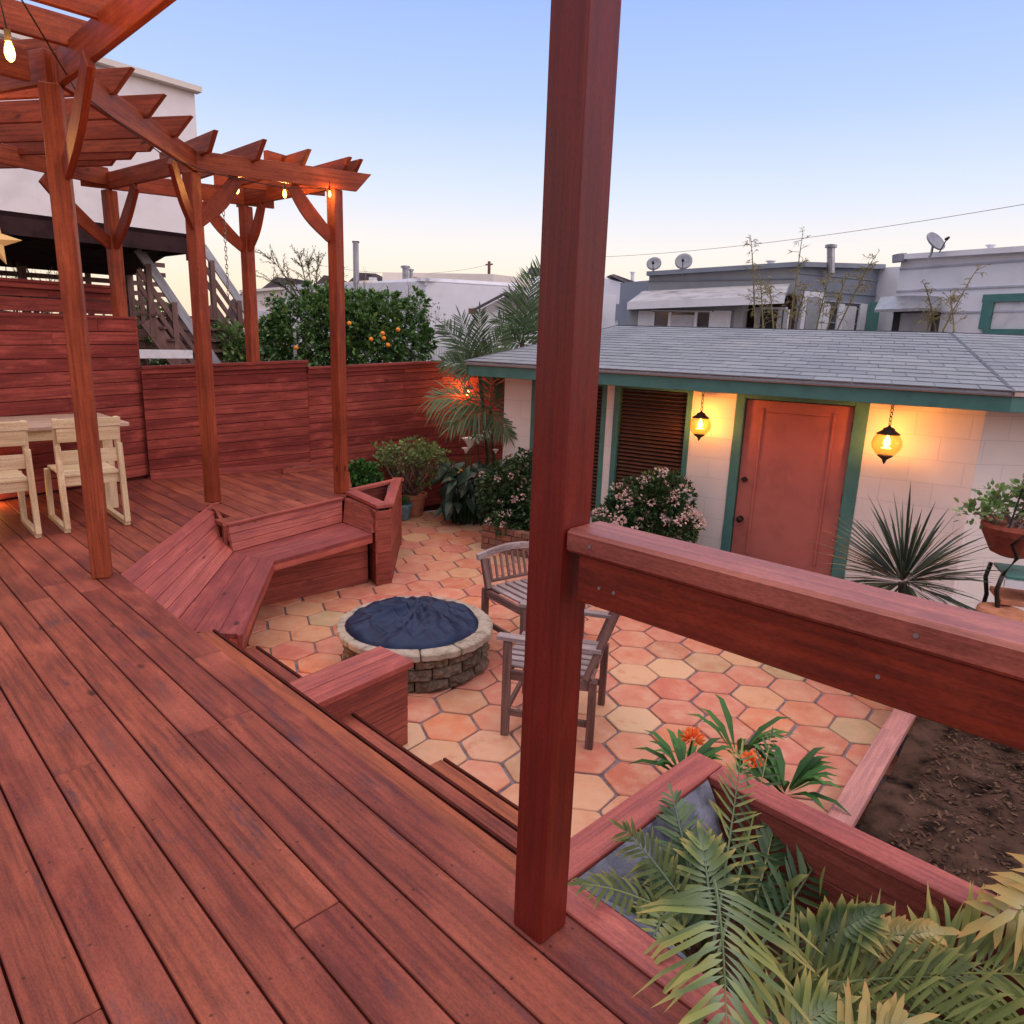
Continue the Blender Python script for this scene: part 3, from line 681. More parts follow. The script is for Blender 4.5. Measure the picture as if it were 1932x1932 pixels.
# railing on the near edge
rl = thing('deck_railing', 'thick red deck railing with wide cap, coloured pale as if skylit, running right from the near post', 'railing', QT(1.3, 0, .9))
ra = QT(1.270, -1.035); rb_ = QT(1.345, 1.1); d = unit(rb_ - ra)
g = MB(); g.bar(ra + (0, 0, 1.088), rb_ + (0, 0, 1.088), .128, .055); g.build('cap', M['railcap'], rl, bevel=.008)
g = MB(); g.bar(ra + (0, 0, .972) + d * .03 + np.append(EQ, 0) * -.028, rb_ + (0, 0, .972) + np.append(EQ, 0) * -.028, .038, .114); g.build('rail_board', M['rail'], rl, bevel=.004)

for t_, z_ in ((-.96, 1.116), (-.94, 1.02), (-.90, 1.02), (-.35, 1.02), (-.30, 1.116)):
    p_ = ra + d * (t_ + 1.035) + np.append(EQ, 0) * (-.0645 if z_ > 1.09 else -.047); p_[2] = z_; g = MB(); g.tube([p_, p_ - np.append(EQ, 0) * .002], .0042, 8); g.build('screw', M['galv'], rl)
# ------------------------------------------------------------------ planter box in front, right of the near post
np_ = thing('deck_planter_box', 'large red board planter box with grey liner beside the near deck post', 'planter', QT(1.9, -.4, -.72))
g = MB()
def qtbox(g, q0, q1, t0, t1, z0, z1, along='t', seed=None):
    o = QT(q0, t0, z0)
    if along == 't': g.box(o, np.append(ET, 0) * (t1 - t0), np.append(EQ, 0) * (q1 - q0), (0, 0, z1 - z0), seed)
    else: g.box(o, np.append(EQ, 0) * (q1 - q0), np.append(ET, 0) * (t1 - t0), (0, 0, z1 - z0), seed)
qtbox(g, 1.334, 1.440, -1.135, 2.2, -.03, .004); qtbox(g, 1.43 - .10, 2.325, -1.258, -1.138, -.03, .006, 'q'); qtbox(g, 2.215, 2.325, -1.135, 2.2, -.03, .005)
g.build('cap', M['bench'], np_, bevel=.004)
g = MB()
for i in range(5):
    z = -.72 + .138 * i; qtbox(g, 1.34, 2.31, -1.240, -1.218, z + .002, z + .136, 'q'); qtbox(g, 2.285, 2.308, -1.215, 2.2, z + .002, z + .136)
    qtbox(g, 2.222, 2.240, -1.13, 2.2, z + .002, z + .136)
g.build('box_side', M['panel'], np_, bevel=.002)
# crumpled liner hanging inside
g = MB(); rl_ = random.Random(4)
def crumple(g, p00, p10, p01, p11, nx, ny, amp, nrm):
    p00, p10, p01, p11 = map(np.array, (p00, p10, p01, p11)); b = len(g.v); nrm = np.array(nrm, float)
    ph = [rl_.uniform(0, 6) for _ in range(8)]
    for i in range(nx + 1):
        for j in range(ny + 1):
            u, v = i / nx, j / ny; p = p00 * (1 - u) * (1 - v) + p10 * u * (1 - v) + p01 * (1 - u) * v + p11 * u * v
            h = math.sin(u * 9 + ph[0] + v * 3) * .5 + math.sin(u * 17 - v * 5 + ph[1]) * .35 + abs(math.sin(u * 6.5 + v * 8 + ph[2])) * .6 + math.sin(u * 31 + v * 21 + ph[3]) * .15
            g.v.append(tuple(p + nrm * amp * h * (min(1, v * 4))))
    for i in range(nx):
        for j in range(ny):
            a = b + i * (ny + 1) + j; g.face((a, a + 1, a + ny + 2, a + ny + 1), [(0, 0, 1)] * 4)
crumple(g, QT(1.446, -1.128, -.004), QT(1.446, 1.2, -.004), QT(1.62, -1.0, -.38), QT(1.62, 1.2, -.38), 46, 14, .05, np.append(EQ, .4))
crumple(g, QT(1.446, -1.130, -.004), QT(2.205, -1.130, -.004), QT(1.55, -.98, -.36), QT(2.15, -.98, -.36), 24, 12, .035, np.append(ET, .3))
g.build('liner', M['liner'], np_, smooth=True)
g = MB(); qtbox(g, 1.45, 2.22, -1.12, 2.2, -.44, -.33); g.build('potting_soil', M['mulch'], np_)

# timber edging of the raised bed
ed = MB(); e0 = np.array([1.575, 2.92, -.60]); e1 = np.array([3.05, 4.74, -.60]); 
ed.bar(e0 - unit(e1 - e0) * .35, e0 + unit(e1 - e0) * 1.02, .115, .05); ed.bar(e0 + unit(e1 - e0) * 1.024, e1, .115, .05)
ed.bar(e0 - (0, 0, .12) - unit(e1 - e0) * .35, e1 - (0, 0, .12), .04, .118)
tag(ed.build('timber_edging', M['bleach'], bevel=.004), 'faded pink timber edging board between the tiles and the dark soil bed', 'edging')

# ------------------------------------------------------------------ fire pit
FC = np.array([-.655, 4.76]); FT = -.42
fp = thing('fire_pit', 'round stone block fire pit with pale cap stones in the tiled patio', 'fire pit', (*FC, PZ))
g = MB(); rf = random.Random(8)
for lv in range(3):
    z0 = PZ + lv * .082; nb = 13
    for k in range(nb):
        a0 = 2 * PI * (k + (.5 if lv % 2 else 0)) / nb + .012; a1 = a0 + 2 * PI / nb - .024
        ro = .490 + rf.uniform(-.014, .012); n = 7; m_ = 4
        b = len(g.v); sd_ = rf.random() * 50
        for i in range(n + 1):
            a = a0 + (a1 - a0) * i / n
            for j in range(m_ + 1):
                ed_ = (i in (0, n)) or (j in (0, m_))
                r_ = ro + (rf.uniform(-.006, .034) if not ed_ else rf.uniform(-.014, -.004))
                g.v.append((FC[0] + r_ * math.cos(a), FC[1] + r_ * math.sin(a), z0 + .003 + (.076) * j / m_))
        for i in range(n):
            for j in range(m_):
                a = b + i * (m_ + 1) + j; g.face((a, a + m_ + 1, a + m_ + 2, a + 1), [(i * .03, j * .02, sd_)] * 4)
        # joints back
        bb = len(g.v)
        for a in (a0, a1):
            for z in (z0 + .003, z0 + .079): g.v.append((FC[0] + .42 * math.cos(a), FC[1] + .42 * math.sin(a), z))
        c_ = lambda i, j: b + i * (m_ + 1) + j
        g.face((bb, c_(0, 0), c_(0, m_), bb + 1), [(0, 0, sd_)] * 4); g.face((c_(n, 0), bb + 2, bb + 3, c_(n, m_)), [(0, 0, sd_)] * 4)
        g.face(tuple([bb + 1] + [c_(i, m_) for i in range(n + 1)] + [bb + 3]), [(0, 0, sd_)] * (n + 3))
g.build('stone_ring', M['stone'], fp)
g = MB(); g.lathe((*FC, PZ), [(.44, .002), (.47, .24)], 32); g.build('inner_ring', M['under'], fp)
for k in range(12):
    g = MB(); a0 = 2 * PI * k / 12 + .2; a1 = a0 + 2 * PI / 12 - .014; n = 7; zt = FT + rf.uniform(-.004, .003); jt = [rf.uniform(-.009, .007) for _ in range(n + 1)]
    poly = [(FC[0] + (.548 + jt[i]) * math.cos(a0 + (a1 - a0) * i / n), FC[1] + (.548 + jt[i]) * math.sin(a0 + (a1 - a0) * i / n)) for i in range(n + 1)] + [(FC[0] + .40 * math.cos(a1 - (a1 - a0) * i / n), FC[1] + .40 * math.sin(a1 - (a1 - a0) * i / n)) for i in range(n + 1)]
    g.prism(poly, FT - .052, zt); g.build('cap_stone', M['capstone'], fp, bevel=.008)
# cover
g = MB(); NR, NA = 40, 200; ph = [rf.uniform(0, 6) for _ in range(9)]; cov = FC + (-.02, 0)
apx = np.array([.02, .18])
for i in range(NR + 1):
    r = i / NR
    for k in range(NA):
        a = 2 * PI * k / NA; x, y = .475 * r * math.cos(a), .460 * r * math.sin(a)
        dx, dy = x - apx[0], y - apx[1]; da = math.atan2(dy, dx); dr_ = math.hypot(dx, dy)
        fold = (max(0, math.sin(da * 5 + ph[0])) ** 2 * .024 + max(0, math.sin(da * 9 + ph[1] + dr_ * 4)) ** 3 * .018 + math.sin(da * 17 + ph[2] + dr_ * 11) * .003) * min(1, dr_ * 6) * (1 - r ** 4 * .6)
        wx, wy = x + .02 * math.sin(y * 23), y + .02 * math.sin(x * 27 + 1); crk = (.5 + .5 * math.cos(wx * 40 + wy * 22 + ph[3])) ** 4 * .011 + (.5 + .5 * math.cos(wy * 58 - wx * 34 + ph[4])) ** 4 * .008 + math.sin(wx * 95 + wy * 77) * .0015
        dome = .040 * (1 - r ** 2.2) + .022 * math.exp(-dr_ * dr_ * 18)
        edge = -.022 * max(0, (r - .93) / .07) ** 2
        g.v.append((cov[0] + x * (1 + .012 * math.sin(a * 7 + ph[5])), cov[1] + y, FT + .012 + dome + fold + crk * (1 - r ** 6) + edge))
for i in range(NR):
    for k in range(NA):
        k2 = (k + 1) % NA; g.face((i * NA + k, (i + 1) * NA + k, (i + 1) * NA + k2, i * NA + k2), [(0, 0, 1)] * 4)
o = tag(g.build('fire_pit_cover', M['tarp'], smooth=True), 'crumpled dark blue round cover lying over the stone fire pit', 'cover')

# ------------------------------------------------------------------ teak armchairs
def teak_chair(name, label, x, y, az, low=False):
    t = thing(name, label, 'armchair', (x, y, PZ), az - PI / 2, 'teak armchairs on the patio'); W, D_ = .54, .48; TL = .50 if low else 1.
    def add(g, nm, m): return local(g.build(nm, m, bevel=.003), t)
    for sx in (-1, 1):
        g = MB(); g.post((sx * W / 2, D_ / 2, 0), .045, .045, .60 if not low else .45); add(g, 'leg', M['teak'])
        g = MB(); g.bar((sx * W / 2, -D_ / 2, 0), (sx * W / 2, -D_ / 2, .42), .045, .045, side=(1, 0, 0)); g.bar((sx * W / 2, -D_ / 2 + .0, .42), (sx * W / 2, -D_ / 2 - .15 * TL, .42 + .44 * TL), .045, .04, side=(1, 0, 0)); add(g, 'leg', M['teak'])
        if not low: g = MB(); g.bar((sx * W / 2, -D_ / 2 - .06, .60), (sx * W / 2, D_ / 2 + .06, .605), .065, .025); add(g, 'armrest', M['teaktop'])
        else: g = MB(); g.box((sx * W / 2 - .03, D_ / 2 - .04, .452), (.06, 0, 0), (0, .09, 0), (0, 0, .022)); add(g, 'leg_cap', M['teaktop'])
        g = MB(); g.bar((sx * W / 2, -D_ / 2, .36), (sx * W / 2, D_ / 2, .36), .025, .06); g.bar((sx * W / 2, -D_ / 2, .13), (sx * W / 2, D_ / 2, .13), .022, .04); add(g, 'side_rail', M['teak'])
    g = MB(); g.bar((-W / 2, D_ / 2, .36), (W / 2, D_ / 2, .36), .025, .06); add(g, 'front_rail', M['teak']); g = MB(); g.bar((-W / 2, -D_ / 2, .36), (W / 2, -D_ / 2, .36), .025, .06); add(g, 'back_rail', M['teak']); g = MB(); g.bar((-W / 2, D_ / 2, .13), (W / 2, D_ / 2, .13), .022, .04); add(g, 'stretcher', M['teak'])
    g = MB()
    for i in range(7): x0 = -W / 2 + .045 + i * (W - .09) / 6; g.bar((x0, -D_ / 2 - .01, .422), (x0, D_ / 2 + .03, .425), .052, .018)
    add(g, 'seat', M['teaktop'])
    g = MB(); n = 8; pts = []
    for i in range(n + 1):
        f = i / n - .5; pts.append((f * (W + .07), -D_ / 2 - .155 * TL, .42 + .425 * TL + .045 * math.cos(f * PI)))
    for p, q in zip(pts, pts[1:]): g.bar(p, np.array(q) + (np.array(q) - p) * .06, .032, .05)
    add(g, 'top_rail', M['teaktop'])
    g = MB(); g.bar((-W / 2, -D_ / 2 - .035 * TL, .42 + .08 * TL), (W / 2, -D_ / 2 - .035 * TL, .42 + .08 * TL), .022, .045 * TL)
    for i in range(9):
        f = (i - 4) / 4.; x0 = f * (W / 2 - .055); g.bar((x0, -D_ / 2 - .045 * TL, .42 + .11 * TL), (x0, -D_ / 2 - .152 * TL, .42 + .43 * TL + .03 * math.cos(f * PI / 2)), .022, .012, side=(1, 0, 0))
    add(g, 'back_slats', M['teak']); return t
teak_chair('teak_armchair', 'low-backed slatted teak chair with arched top rail standing beside the fire pit', .19, 5.14, R(-54), True)
teak_chair('teak_armchair', 'slatted teak armchair half hidden by the near deck post, facing the fire pit', .30, 4.03, R(166))

# ------------------------------------------------------------------ dining set on the deck
tb = thing('dining_table', 'pale wood dining table along the left board wall', 'table', (-4.35, 5.75, 0))
tdir = unit(np.array([-.707, -.707])); tn = np.array([-.707, .707]); tc_ = np.array([-3.31, 6.14])
g = MB()
for i in range(6): g.box(v3(tc_ + tn * (.145 * i), .72), v3(tdir * 2.3, 0), v3(tn * .142, 0), (0, 0, .032))
g.build('tabletop', M['tabletop'], tb, bevel=.003)
g = MB(); g.box(v3(tc_ + tdir * .12 + tn * .08, .63), v3(tdir * 2.0, 0), v3(tn * .03, 0), (0, 0, .088)); g.box(v3(tc_ + tdir * .12 + tn * .76, .63), v3(tdir * 2.0, 0), v3(tn * .03, 0), (0, 0, .088)); g.build('apron', M['pine'], tb)
for (a, b) in ((.16, .12), (.16, .74), (1.95, .12), (1.95, .74)):
    g = MB(); g.post(v3(tc_ + tdir * a + tn * b, .001), .08, .08, .718, R(45)); g.build('leg', M['pine'], tb, bevel=.004)
def pine_chair(x, y, az, label):
    t = thing('dining_chair', label, 'chair', (x, y, 0), az - PI / 2, 'pale wood chairs pushed up to the dining table'); W = .46; D_ = .56
    def add(g, nm): return local(g.build(nm, M['pine'], bevel=.003), t)
    for sx in (-1, 1):
        X = sx * (W / 2 - .02)
        g = MB(); g.bar((X, 0, 0.03), (X, .04, .66), .04, .045, side=(1, 0, 0)); g.bar((X * .985, .028, .62), (X * .985, -.005, .865), .036, .04, side=(1, 0, 0)); add(g, 'leg')
        g = MB(); g.bar((X, D_ - .05, .03), (X, D_ - .08, .42), .04, .045, side=(1, 0, 0)); add(g, 'leg')
        g = MB(); g.bar((X, -.02, 0), (X, D_ - .0, 0), .04, .04); add(g, 'sled_rail')
    g = MB(); g.bar((-W / 2, .0, .80), (W / 2, .0, .80), .024, .066); g.bar((-W / 2 + .02, .004, .69), (W / 2 - .02, .004, .69), .022, .105); add(g, 'top_slat')
    g = MB(); g.bar((-W / 2 + .02, .02, .52), (W / 2 - .02, .02, .52), .022, .105); add(g, 'back_slat')
    g = MB(); g.bar((-W / 2 + .03, .035, .35), (W / 2 - .03, .035, .35), .022, .09); add(g, 'apron')
    g = MB()
    for i in range(5): g.bar((-W / 2 + .03, .06 + i * .105, .425), (W / 2 - .03, .06 + i * .105, .425), .10, .02)
    add(g, 'seat'); return t
pine_chair(-3.25, 5.43, R(133), 'pale slatted pine chair nearest the deck post, pushed up to the dining table')
pine_chair(-3.68, 4.99, R(133), 'pale slatted pine chair cut off by the left edge of the photo')

# ------------------------------------------------------------------ fences
def hfence(t, a, b, z0, za, zb, bh, cap=True, gap=.0065, nm='panel', seg=None, mat='fence', gaps=None, capw=.07, backing=True):
    a, b = np.array(a, float), np.array(b, float); d = unit(b - a); n_ = np.array([d[1], -d[0]]); L = np.linalg.norm(b - a)
    g = MB(); z = min(za, zb); k = 0; rr = random.Random(int(abs(a[0] * 97 + b[1] * 13)) + 3)
    # boards hang from the top, the slope follows the cap
    nb = int((z - z0) / bh) + 1
    for k in range(nb):
        zt0 = za - .002 - k * bh; zt1 = zb - .002 - k * bh; zb_ = max(z0, min(zt0, zt1) - bh + gap)
        if min(zt0, zt1) - zb_ < .01: continue
        x = 0; 
        while x < L - .01:
            w_ = min(L - x, rr.uniform(1.2, 2.6)); w_ = L - x if L - x - w_ < .4 else w_
            f0, f1 = x / L, (x + w_) / L; zt_0 = zt0 + (zt1 - zt0) * f0; zt_1 = zt0 + (zt1 - zt0) * f1; hh = bh - (gaps[k] if gaps and k < len(gaps) else gap)
            hh = min(hh, zt_0 - z0); o_ = v3(a + d * (x + .001), zt_0 - hh); g.box(o_, np.array([*(d * (w_ - .002)), zt_1 - zt_0]), v3(n_ * -.018, 0) * 1., (0, 0, hh)); x += w_
    g.build(nm, M[mat], t, bevel=.0015)
    if backing: g = MB(); q_ = n_ * -.024; g.hull([v3(a + q_, za - .03), v3(b + q_, zb - .03), v3(b + q_ * 1.6, zb - .03), v3(a + q_ * 1.6, za - .03)], [v3(a + q_, z0), v3(b + q_, z0), v3(b + q_ * 1.6, z0), v3(a + q_ * 1.6, z0)]); g.build('backing_board', M['under'], t)
    if cap:
        g = MB(); aa = v3(a - n_ * -.012, za); bb = v3(b - n_ * -.012, zb); g.bar(aa, bb, capw, .028); g.bar(aa + v3(n_ * .012, -.05), bb + v3(n_ * .012, -.05), .016, .048); g.build('cap', M['fence'], t, bevel=.002)
fn = thing('board_fence', 'long red stained fence of horizontal boards stepping down behind the deck', 'fence', (-2.4, 8.36, -.72))
fa, fb_, fc, fd = (-3.80, 7.36), (-2.40, 8.362), (-.96, 9.41), (-.08, 10.05)
hfence(fn, fa, fb_, -.72, 1.135, 1.215, .104); hfence(fn, fb_, fc, -.72, 1.137, 1.229, .104); hfence(fn, fc, fd, -.72, 1.16, 1.13, .104)
g = MB(); g.bar(v3(fa, .002) + (.02, -.03, 0), (-2.42, 8.32, .002), .02, .07); g.build('base_board', M['bench'], fn)
g = MB()
for f in (.25, .75, 1.25, 1.75, 2.2, 2.9):
    i = int(f); p = [np.array(fa), np.array(fb_), np.array(fc), np.array(fd)]; q = p[i] + (p[i + 1] - p[i]) * (f - i) if i < 3 else p[3]; g.post(v3(q + (-.04, .05), -.72), .08, .08, 1.8, R(38))
g.build('post', M['fence'], fn)
wb = thing('board_wall', 'tall red board wall with flat top beside the dining table', 'wall', (-4.5, 6.2, 0))
wa, wb_ = (-5.75, 3.97), (-3.835, 7.425)
hfence(wb, wa, wb_, .002, 1.56, 1.618, .122, cap=False, mat='fence')
g = MB(); g.bar((-5.75 - .14, 3.97 + .08, 1.562), (-3.835 - .14, 7.425 + .08, 1.62), .36, .022); g.build('cap', M['fence'], wb, bevel=.002)
g = MB(); g.bar((-3.85, 7.44, .0), (-4.13, 7.60, .0), .02, 1.60); g.build('end_panel', M['fence'], wb)
uf = thing('slatted_fence', 'higher red fence with open slits behind the tall board wall', 'fence', (-4.7, 6.9, 0))
hfence(uf, (-6.2, 4.3), (-4.20, 7.86), 1.0, 1.90, 1.925, .135, gaps=[.014, .012, .006, .006], mat='fence', backing=False)

# liner tray by the fence
ty = thing('planter_tray', 'low red framed tray with grey liner on the deck against the fence', 'planter', (-2.2, 8.3, 0))
tp = [G(533, 889, .03)[:2], G(560, 875.5, .03)[:2], G(640, 867, .03)[:2], G(645, 876, .03)[:2]]
g = MB()
for a, b in zip(tp, tp[1:] + tp[:1]): g.bar(v3(a, .002), v3(b, .002), .035, .05)
g.build('frame', M['panel'], ty)
g = MB(); g.prism([tuple(p) for p in tp], .004, .022); g.build('liner', M['liner'], ty)

# ------------------------------------------------------------------ garage
ga = np.array([2.9, 6.4]); azg = R(-32); gu = np.array([math.cos(azg), math.sin(azg)]); gn = np.array([math.sin(azg), -math.cos(azg)])
def gt(x, y): return float((ON(x, y, ga, ga + gu)[:2] - ga) @ gu)
def gp(t, off=0., z=0.): p = ga + gu * t + gn * off; return np.array([p[0], p[1], z])
gr = thing('garage', 'low white block garage with grey shingle hip roof and salmon door', 'garage', gp(-1, 0, -.72))
WT = 1.165; WZ = -.72
tL = gt(952, 740); w1 = (gt(1003, 760), gt(1003, 760) + .92); w2 = (gt(1157, 790), gt(1304, 790)); dr = (gt(1385, 800), gt(1632, 830)); tR = gt(1861, 775)
DZ = 1.13
g = MB()
def wallseg(g, t0, t1, z0, z1): g.box(gp(t0, 0, z0), v3(gu * (t1 - t0), 0), v3(-gn * .2, 0), (0, 0, z1 - z0), seed=1.)
wallseg(g, tL, w1[0], WZ, WT); wallseg(g, w1[1], w2[0], WZ, WT); wallseg(g, w2[1], dr[0], WZ, WT); wallseg(g, dr[1], tR, WZ, WT)
for a_, b_ in (w1, w2): wallseg(g, a_, b_, WZ, -.25)
azr = R(6); ru = np.array([math.cos(azr), math.sin(azr)]); rn = np.array([math.sin(azr), -math.cos(azr)]); cR = gp(tR)
g.box(cR + (0.002, 0.002, WZ), v3(ru * 4.5, 0), v3(-rn * .2, 0), (0, 0, WT - WZ), seed=1.)
cL = gp(tL); g.box(cL + v3(-gn * .2, WZ), v3(-gn * 4.6, 0), v3(gu * .2, 0), (0, 0, WT - WZ), seed=1.)
bk = cL - v3(gn * 4.8, 0); g.box(bk + (0, 0, WZ), v3(gu * 6.5, 0), v3(gn * .2, 0), (0, 0, WT - WZ), seed=1.)
# block joints
def blockwall():
    m, nt, b = newmat('painted_block_wall'); n = noise(nt, gcn(nt, (1, 1, 1), obj=True), 3, 5)
    cc = ramp(nt, n, [(.3, (.72, .66, .61)), (.7, (.80, .74, .70))])
    br = N(nt, 'ShaderNodeTexBrick'); br.inputs['Scale'].default_value = 1; br.inputs['Brick Width'].default_value = .4; br.inputs['Row Height'].default_value = .2
    br.inputs['Mortar Size'].default_value = .004; br.inputs['Color1'].default_value = br.inputs['Color2'].default_value = (1, 1, 1, 1); br.inputs['Mortar'].default_value = (0, 0, 0, 1); br.inputs['Mortar Smooth'].default_value = .6
    nt.links.new(gcn(nt), br.inputs['Vector'])
    cc = mix(nt, mix(nt, cc, (.50, .45, .45), .5), cc, br.outputs['Color']); nt.links.new(cc, b.inputs['Base Color']); b.inputs['Roughness'].default_value = .8
    bump(nt, b, br.outputs['Color'], .35, .006); return m
M['block'] = blockwall()
g.build('wall', M['block'], gr)
# eaves and roof
EZ0, EZ1 = 1.145, 1.30; OV = .40
def turn(off): return off * math.tan((azr - azg) / 2)
eL = gp(tL - .25, OV); eR = gp(tR + turn(OV), OV); eR2 = eR + v3(ru * 4.6, 0); eLb = gp(tL - .25, -4.9)
g = MB(); th_ = .03
for a, b, n_ in ((eL, eR, gn), (eR, eR2, rn), (eLb, eL, -gu)):
    d_ = unit(b - a); nn_ = np.array([n_[0], n_[1], 0]); g.box(a + (0, 0, EZ0), b - a, -nn_ * th_, (0, 0, .115))
g.build('fascia', M['teal'], gr, bevel=.003)
g = MB()
for a, b, n_ in ((eL, eR, gn), (eR, eR2, rn), (eLb, eL, -gu)):
    nn_ = np.array([n_[0], n_[1], 0]); g.box(a + nn_ * .018 + (0, 0, EZ0 + .117), b - a, -nn_ * .05, (0, 0, .036))
g.build('gutter', M['creamtrim'], gr, bevel=.004)
g = MB(); g.hull([eL + (0, 0, EZ0 + .022) - v3(gn * .03, 0), eR + (0, 0, EZ0 + .022) - v3(gn * .03, 0), eR2 + (0, 0, EZ0 + .022), gp(tR + 3, -4.8, EZ0 + .022), eLb + (0, 0, EZ0 + .022)], [eL + (0, 0, EZ0 + .004) - v3(gn * .03, 0), eR + (0, 0, EZ0 + .004) - v3(gn * .03, 0), eR2 + (0, 0, EZ0 + .004), gp(tR + 3, -4.8, EZ0 + .004), eLb + (0, 0, EZ0 + .004)])
g.build('soffit', M['creamtrim'], gr)
RZ = 1.775; RO = -2.25
rAplane = ga + gn * RO
rL = ON(1165, 617, rAplane, rAplane + gu); rR = ON(1794, 622, rAplane, rAplane + gu)
rL[2] = RZ; rR[2] = RZ
rR2 = rR + v3(ru * 4.0, 0) + v3(-rn * .0, 0); rR2[2] = RZ - .0
def shingles(e0, e1, r0, r1, rows, rs):
    g = MB(); e0, e1, r0, r1 = map(np.array, (e0, e1, r0, r1)); nrm = unit(np.cross(e1 - e0, r0 - e0)); nrm = nrm if nrm[2] > 0 else -nrm
    for i in range(rows):
        f0, f1 = i / rows, min(1, (i + 1.18) / rows); a0 = e0 + (r0 - e0) * f0; a1 = e1 + (r1 - e1) * f0; b0 = e0 + (r0 - e0) * f1; b1 = e1 + (r1 - e1) * f1
        L = np.linalg.norm(a1 - a0); x = 0; offx = (i % 2) * .15 + rs.uniform(-.02, .02)
        cuts = [0]; x = .30 - offx
        while x < L - .03: cuts.append(x); x += .30 + rs.uniform(-.004, .004)
        cuts.append(L); cs = rs.random() * 9
        for c0_, c1_ in zip(cuts, cuts[1:]):
            u0_, u1_ = c0_ / L + .0022 / L, c1_ / L - .0022 / L; th = .006 + rs.uniform(0, .003)
            p = [a0 + (a1 - a0) * u0_, a0 + (a1 - a0) * u1_, b0 + (b1 - b0) * u1_, b0 + (b1 - b0) * u0_]
            p[0] = p[0] + nrm * th; p[1] = p[1] + nrm * th; sd_ = rs.random() * 50
            b_ = len(g.v); g.v += [tuple(q) for q in p] + [tuple(p[0] - nrm * th), tuple(p[1] - nrm * th)]
            gg = [(0, 0, sd_)] * 4; g.face((b_, b_ + 1, b_ + 2, b_ + 3), gg); g.face((b_ + 4, b_ + 5, b_ + 1, b_), gg)
    return g
rs = random.Random(21)
E1 = lambda p: np.array([p[0], p[1], EZ1 + .002])
xL = eL + v3(gn * .03, 0); xR = eR + v3(gn * .03, 0)
g = shingles(E1(xL), E1(xR), rL, rR, 17, rs)
o2 = shingles(E1(xR), E1(eR2 + v3(rn * .03, 0)), rR, rR2, 17, rs); o3 = shingles(E1(eLb), E1(xL), rL - v3(gn * .05, 0), rL, 17, rs)
for h_ in (o2, o3):
    b = len(g.v); g.v += h_.v; g.f += [tuple(i + b for i in f) for f in h_.f]; g.g += h_.g
g.hull([E1(xL) - (0, 0, .012), E1(xR) - (0, 0, .012), rR - (0, 0, .012), rL - (0, 0, .012)], [E1(xL) - (0, 0, .03), E1(xR) - (0, 0, .03), rR - (0, 0, .05), rL - (0, 0, .05)])
# back slope, hip and ridge caps
g.hull([rL + (0, 0, -.01), rR + (0, 0, -.01), gp(tR + 2, -4.9, EZ1), gp(tL, -4.9, EZ1)], [rL + (0, 0, -.04), rR + (0, 0, -.04), gp(tR + 2, -4.9, EZ1 - .03), gp(tL, -4.9, EZ1 - .03)])
M['ridgecap'] = plain('dark_ridge_shingle', (.11, .115, .14), .9, .3, 30, .2)
rc = MB(); g_, g = g, rc
for k_, (a, b) in enumerate(((rL, rR), (rR, E1(xR)), (rL, E1(xL)), (rR, rR2))):
    L = np.linalg.norm(np.array(b) - a); n = int(L / .22)
    for i in range(n):
        p = np.array(a) + (np.array(b) - a) * i / n; q = np.array(a) + (np.array(b) - a) * (i + 1.1) / n; g.bar(p + (0, 0, .002), q + (0, 0, .0), .03 if k_ else .06, .006)
g_.build('roof', M['shingle'], gr); rc.build('ridge_cap', M['ridgecap'], gr)
# windows with blinds
for a_, b_ in (w1, w2):
    g = MB(); fw = .055
    g.box(gp(a_, .012, -.25), v3(gu * fw, 0), v3(-gn * .10, 0), (0, 0, WT + .24)); g.box(gp(b_ - fw, .012, -.25), v3(gu * fw, 0), v3(-gn * .10, 0), (0, 0, WT + .24))
    g.box(gp(a_ + fw, .012, 1.10), v3(gu * (b_ - a_ - 2 * fw), 0), v3(-gn * .10, 0), (0, 0, .05)); g.box(gp(a_ + fw, .03, -.30), v3(gu * (b_ - a_ - 2 * fw), 0), v3(-gn * .14, 0), (0, 0, .05))
    f_ = g.build('window', M['teal'], gr, bevel=.003)
    g = MB(); z = -.24
    while z < 1.09: g.box(gp(a_ + fw + .01, -.03, z), v3(gu * (b_ - a_ - 2 * fw - .02), 0), v3(-gn * .034, .020), (0, 0, .004) ); z += .040
    g.build('blind', M['blind'], f_)
    g = MB(); g.box(gp(a_ + .01, -.10, -.24), v3(gu * (b_ - a_ - .02), 0), v3(-gn * .01, 0), (0, 0, 1.36)); g.build('pane', M['darkglass'], f_)
# door
g = MB(); fw = .085
g.box(gp(dr[0], .014, WZ), v3(gu * fw, 0), v3(-gn * .14, 0), (0, 0, WT - WZ - .01)); g.box(gp(dr[1] - fw - .03, .014, WZ), v3(gu * (fw + .03), 0), v3(-gn * .14, 0), (0, 0, WT - WZ - .01)); g.box(gp(dr[0] + fw, .014, 1.085), v3(gu * (dr[1] - dr[0] - 2 * fw - .03), 0), v3(-gn * .14, 0), (0, 0, .07))
fr_ = g.build('door_frame', M['teal'], gr, bevel=.004)
d0, d1 = dr[0] + fw + .006, dr[1] - fw - .036
g = MB(); g.box(gp(d0, -.035, WZ + .02), v3(gu * (d1 - d0), 0), v3(-gn * .04, 0), (0, 0, 1.08 - WZ - .025))
door = g.build('door', M['doorp'], gr, bevel=.003)
g = MB(); 
for t_ in (d0 + .145, d1 - .165): g.box(gp(t_, -.020, WZ + .3), v3(gu * .022, 0), v3(-gn * .015, 0), (0, 0, 1.55 - .13))
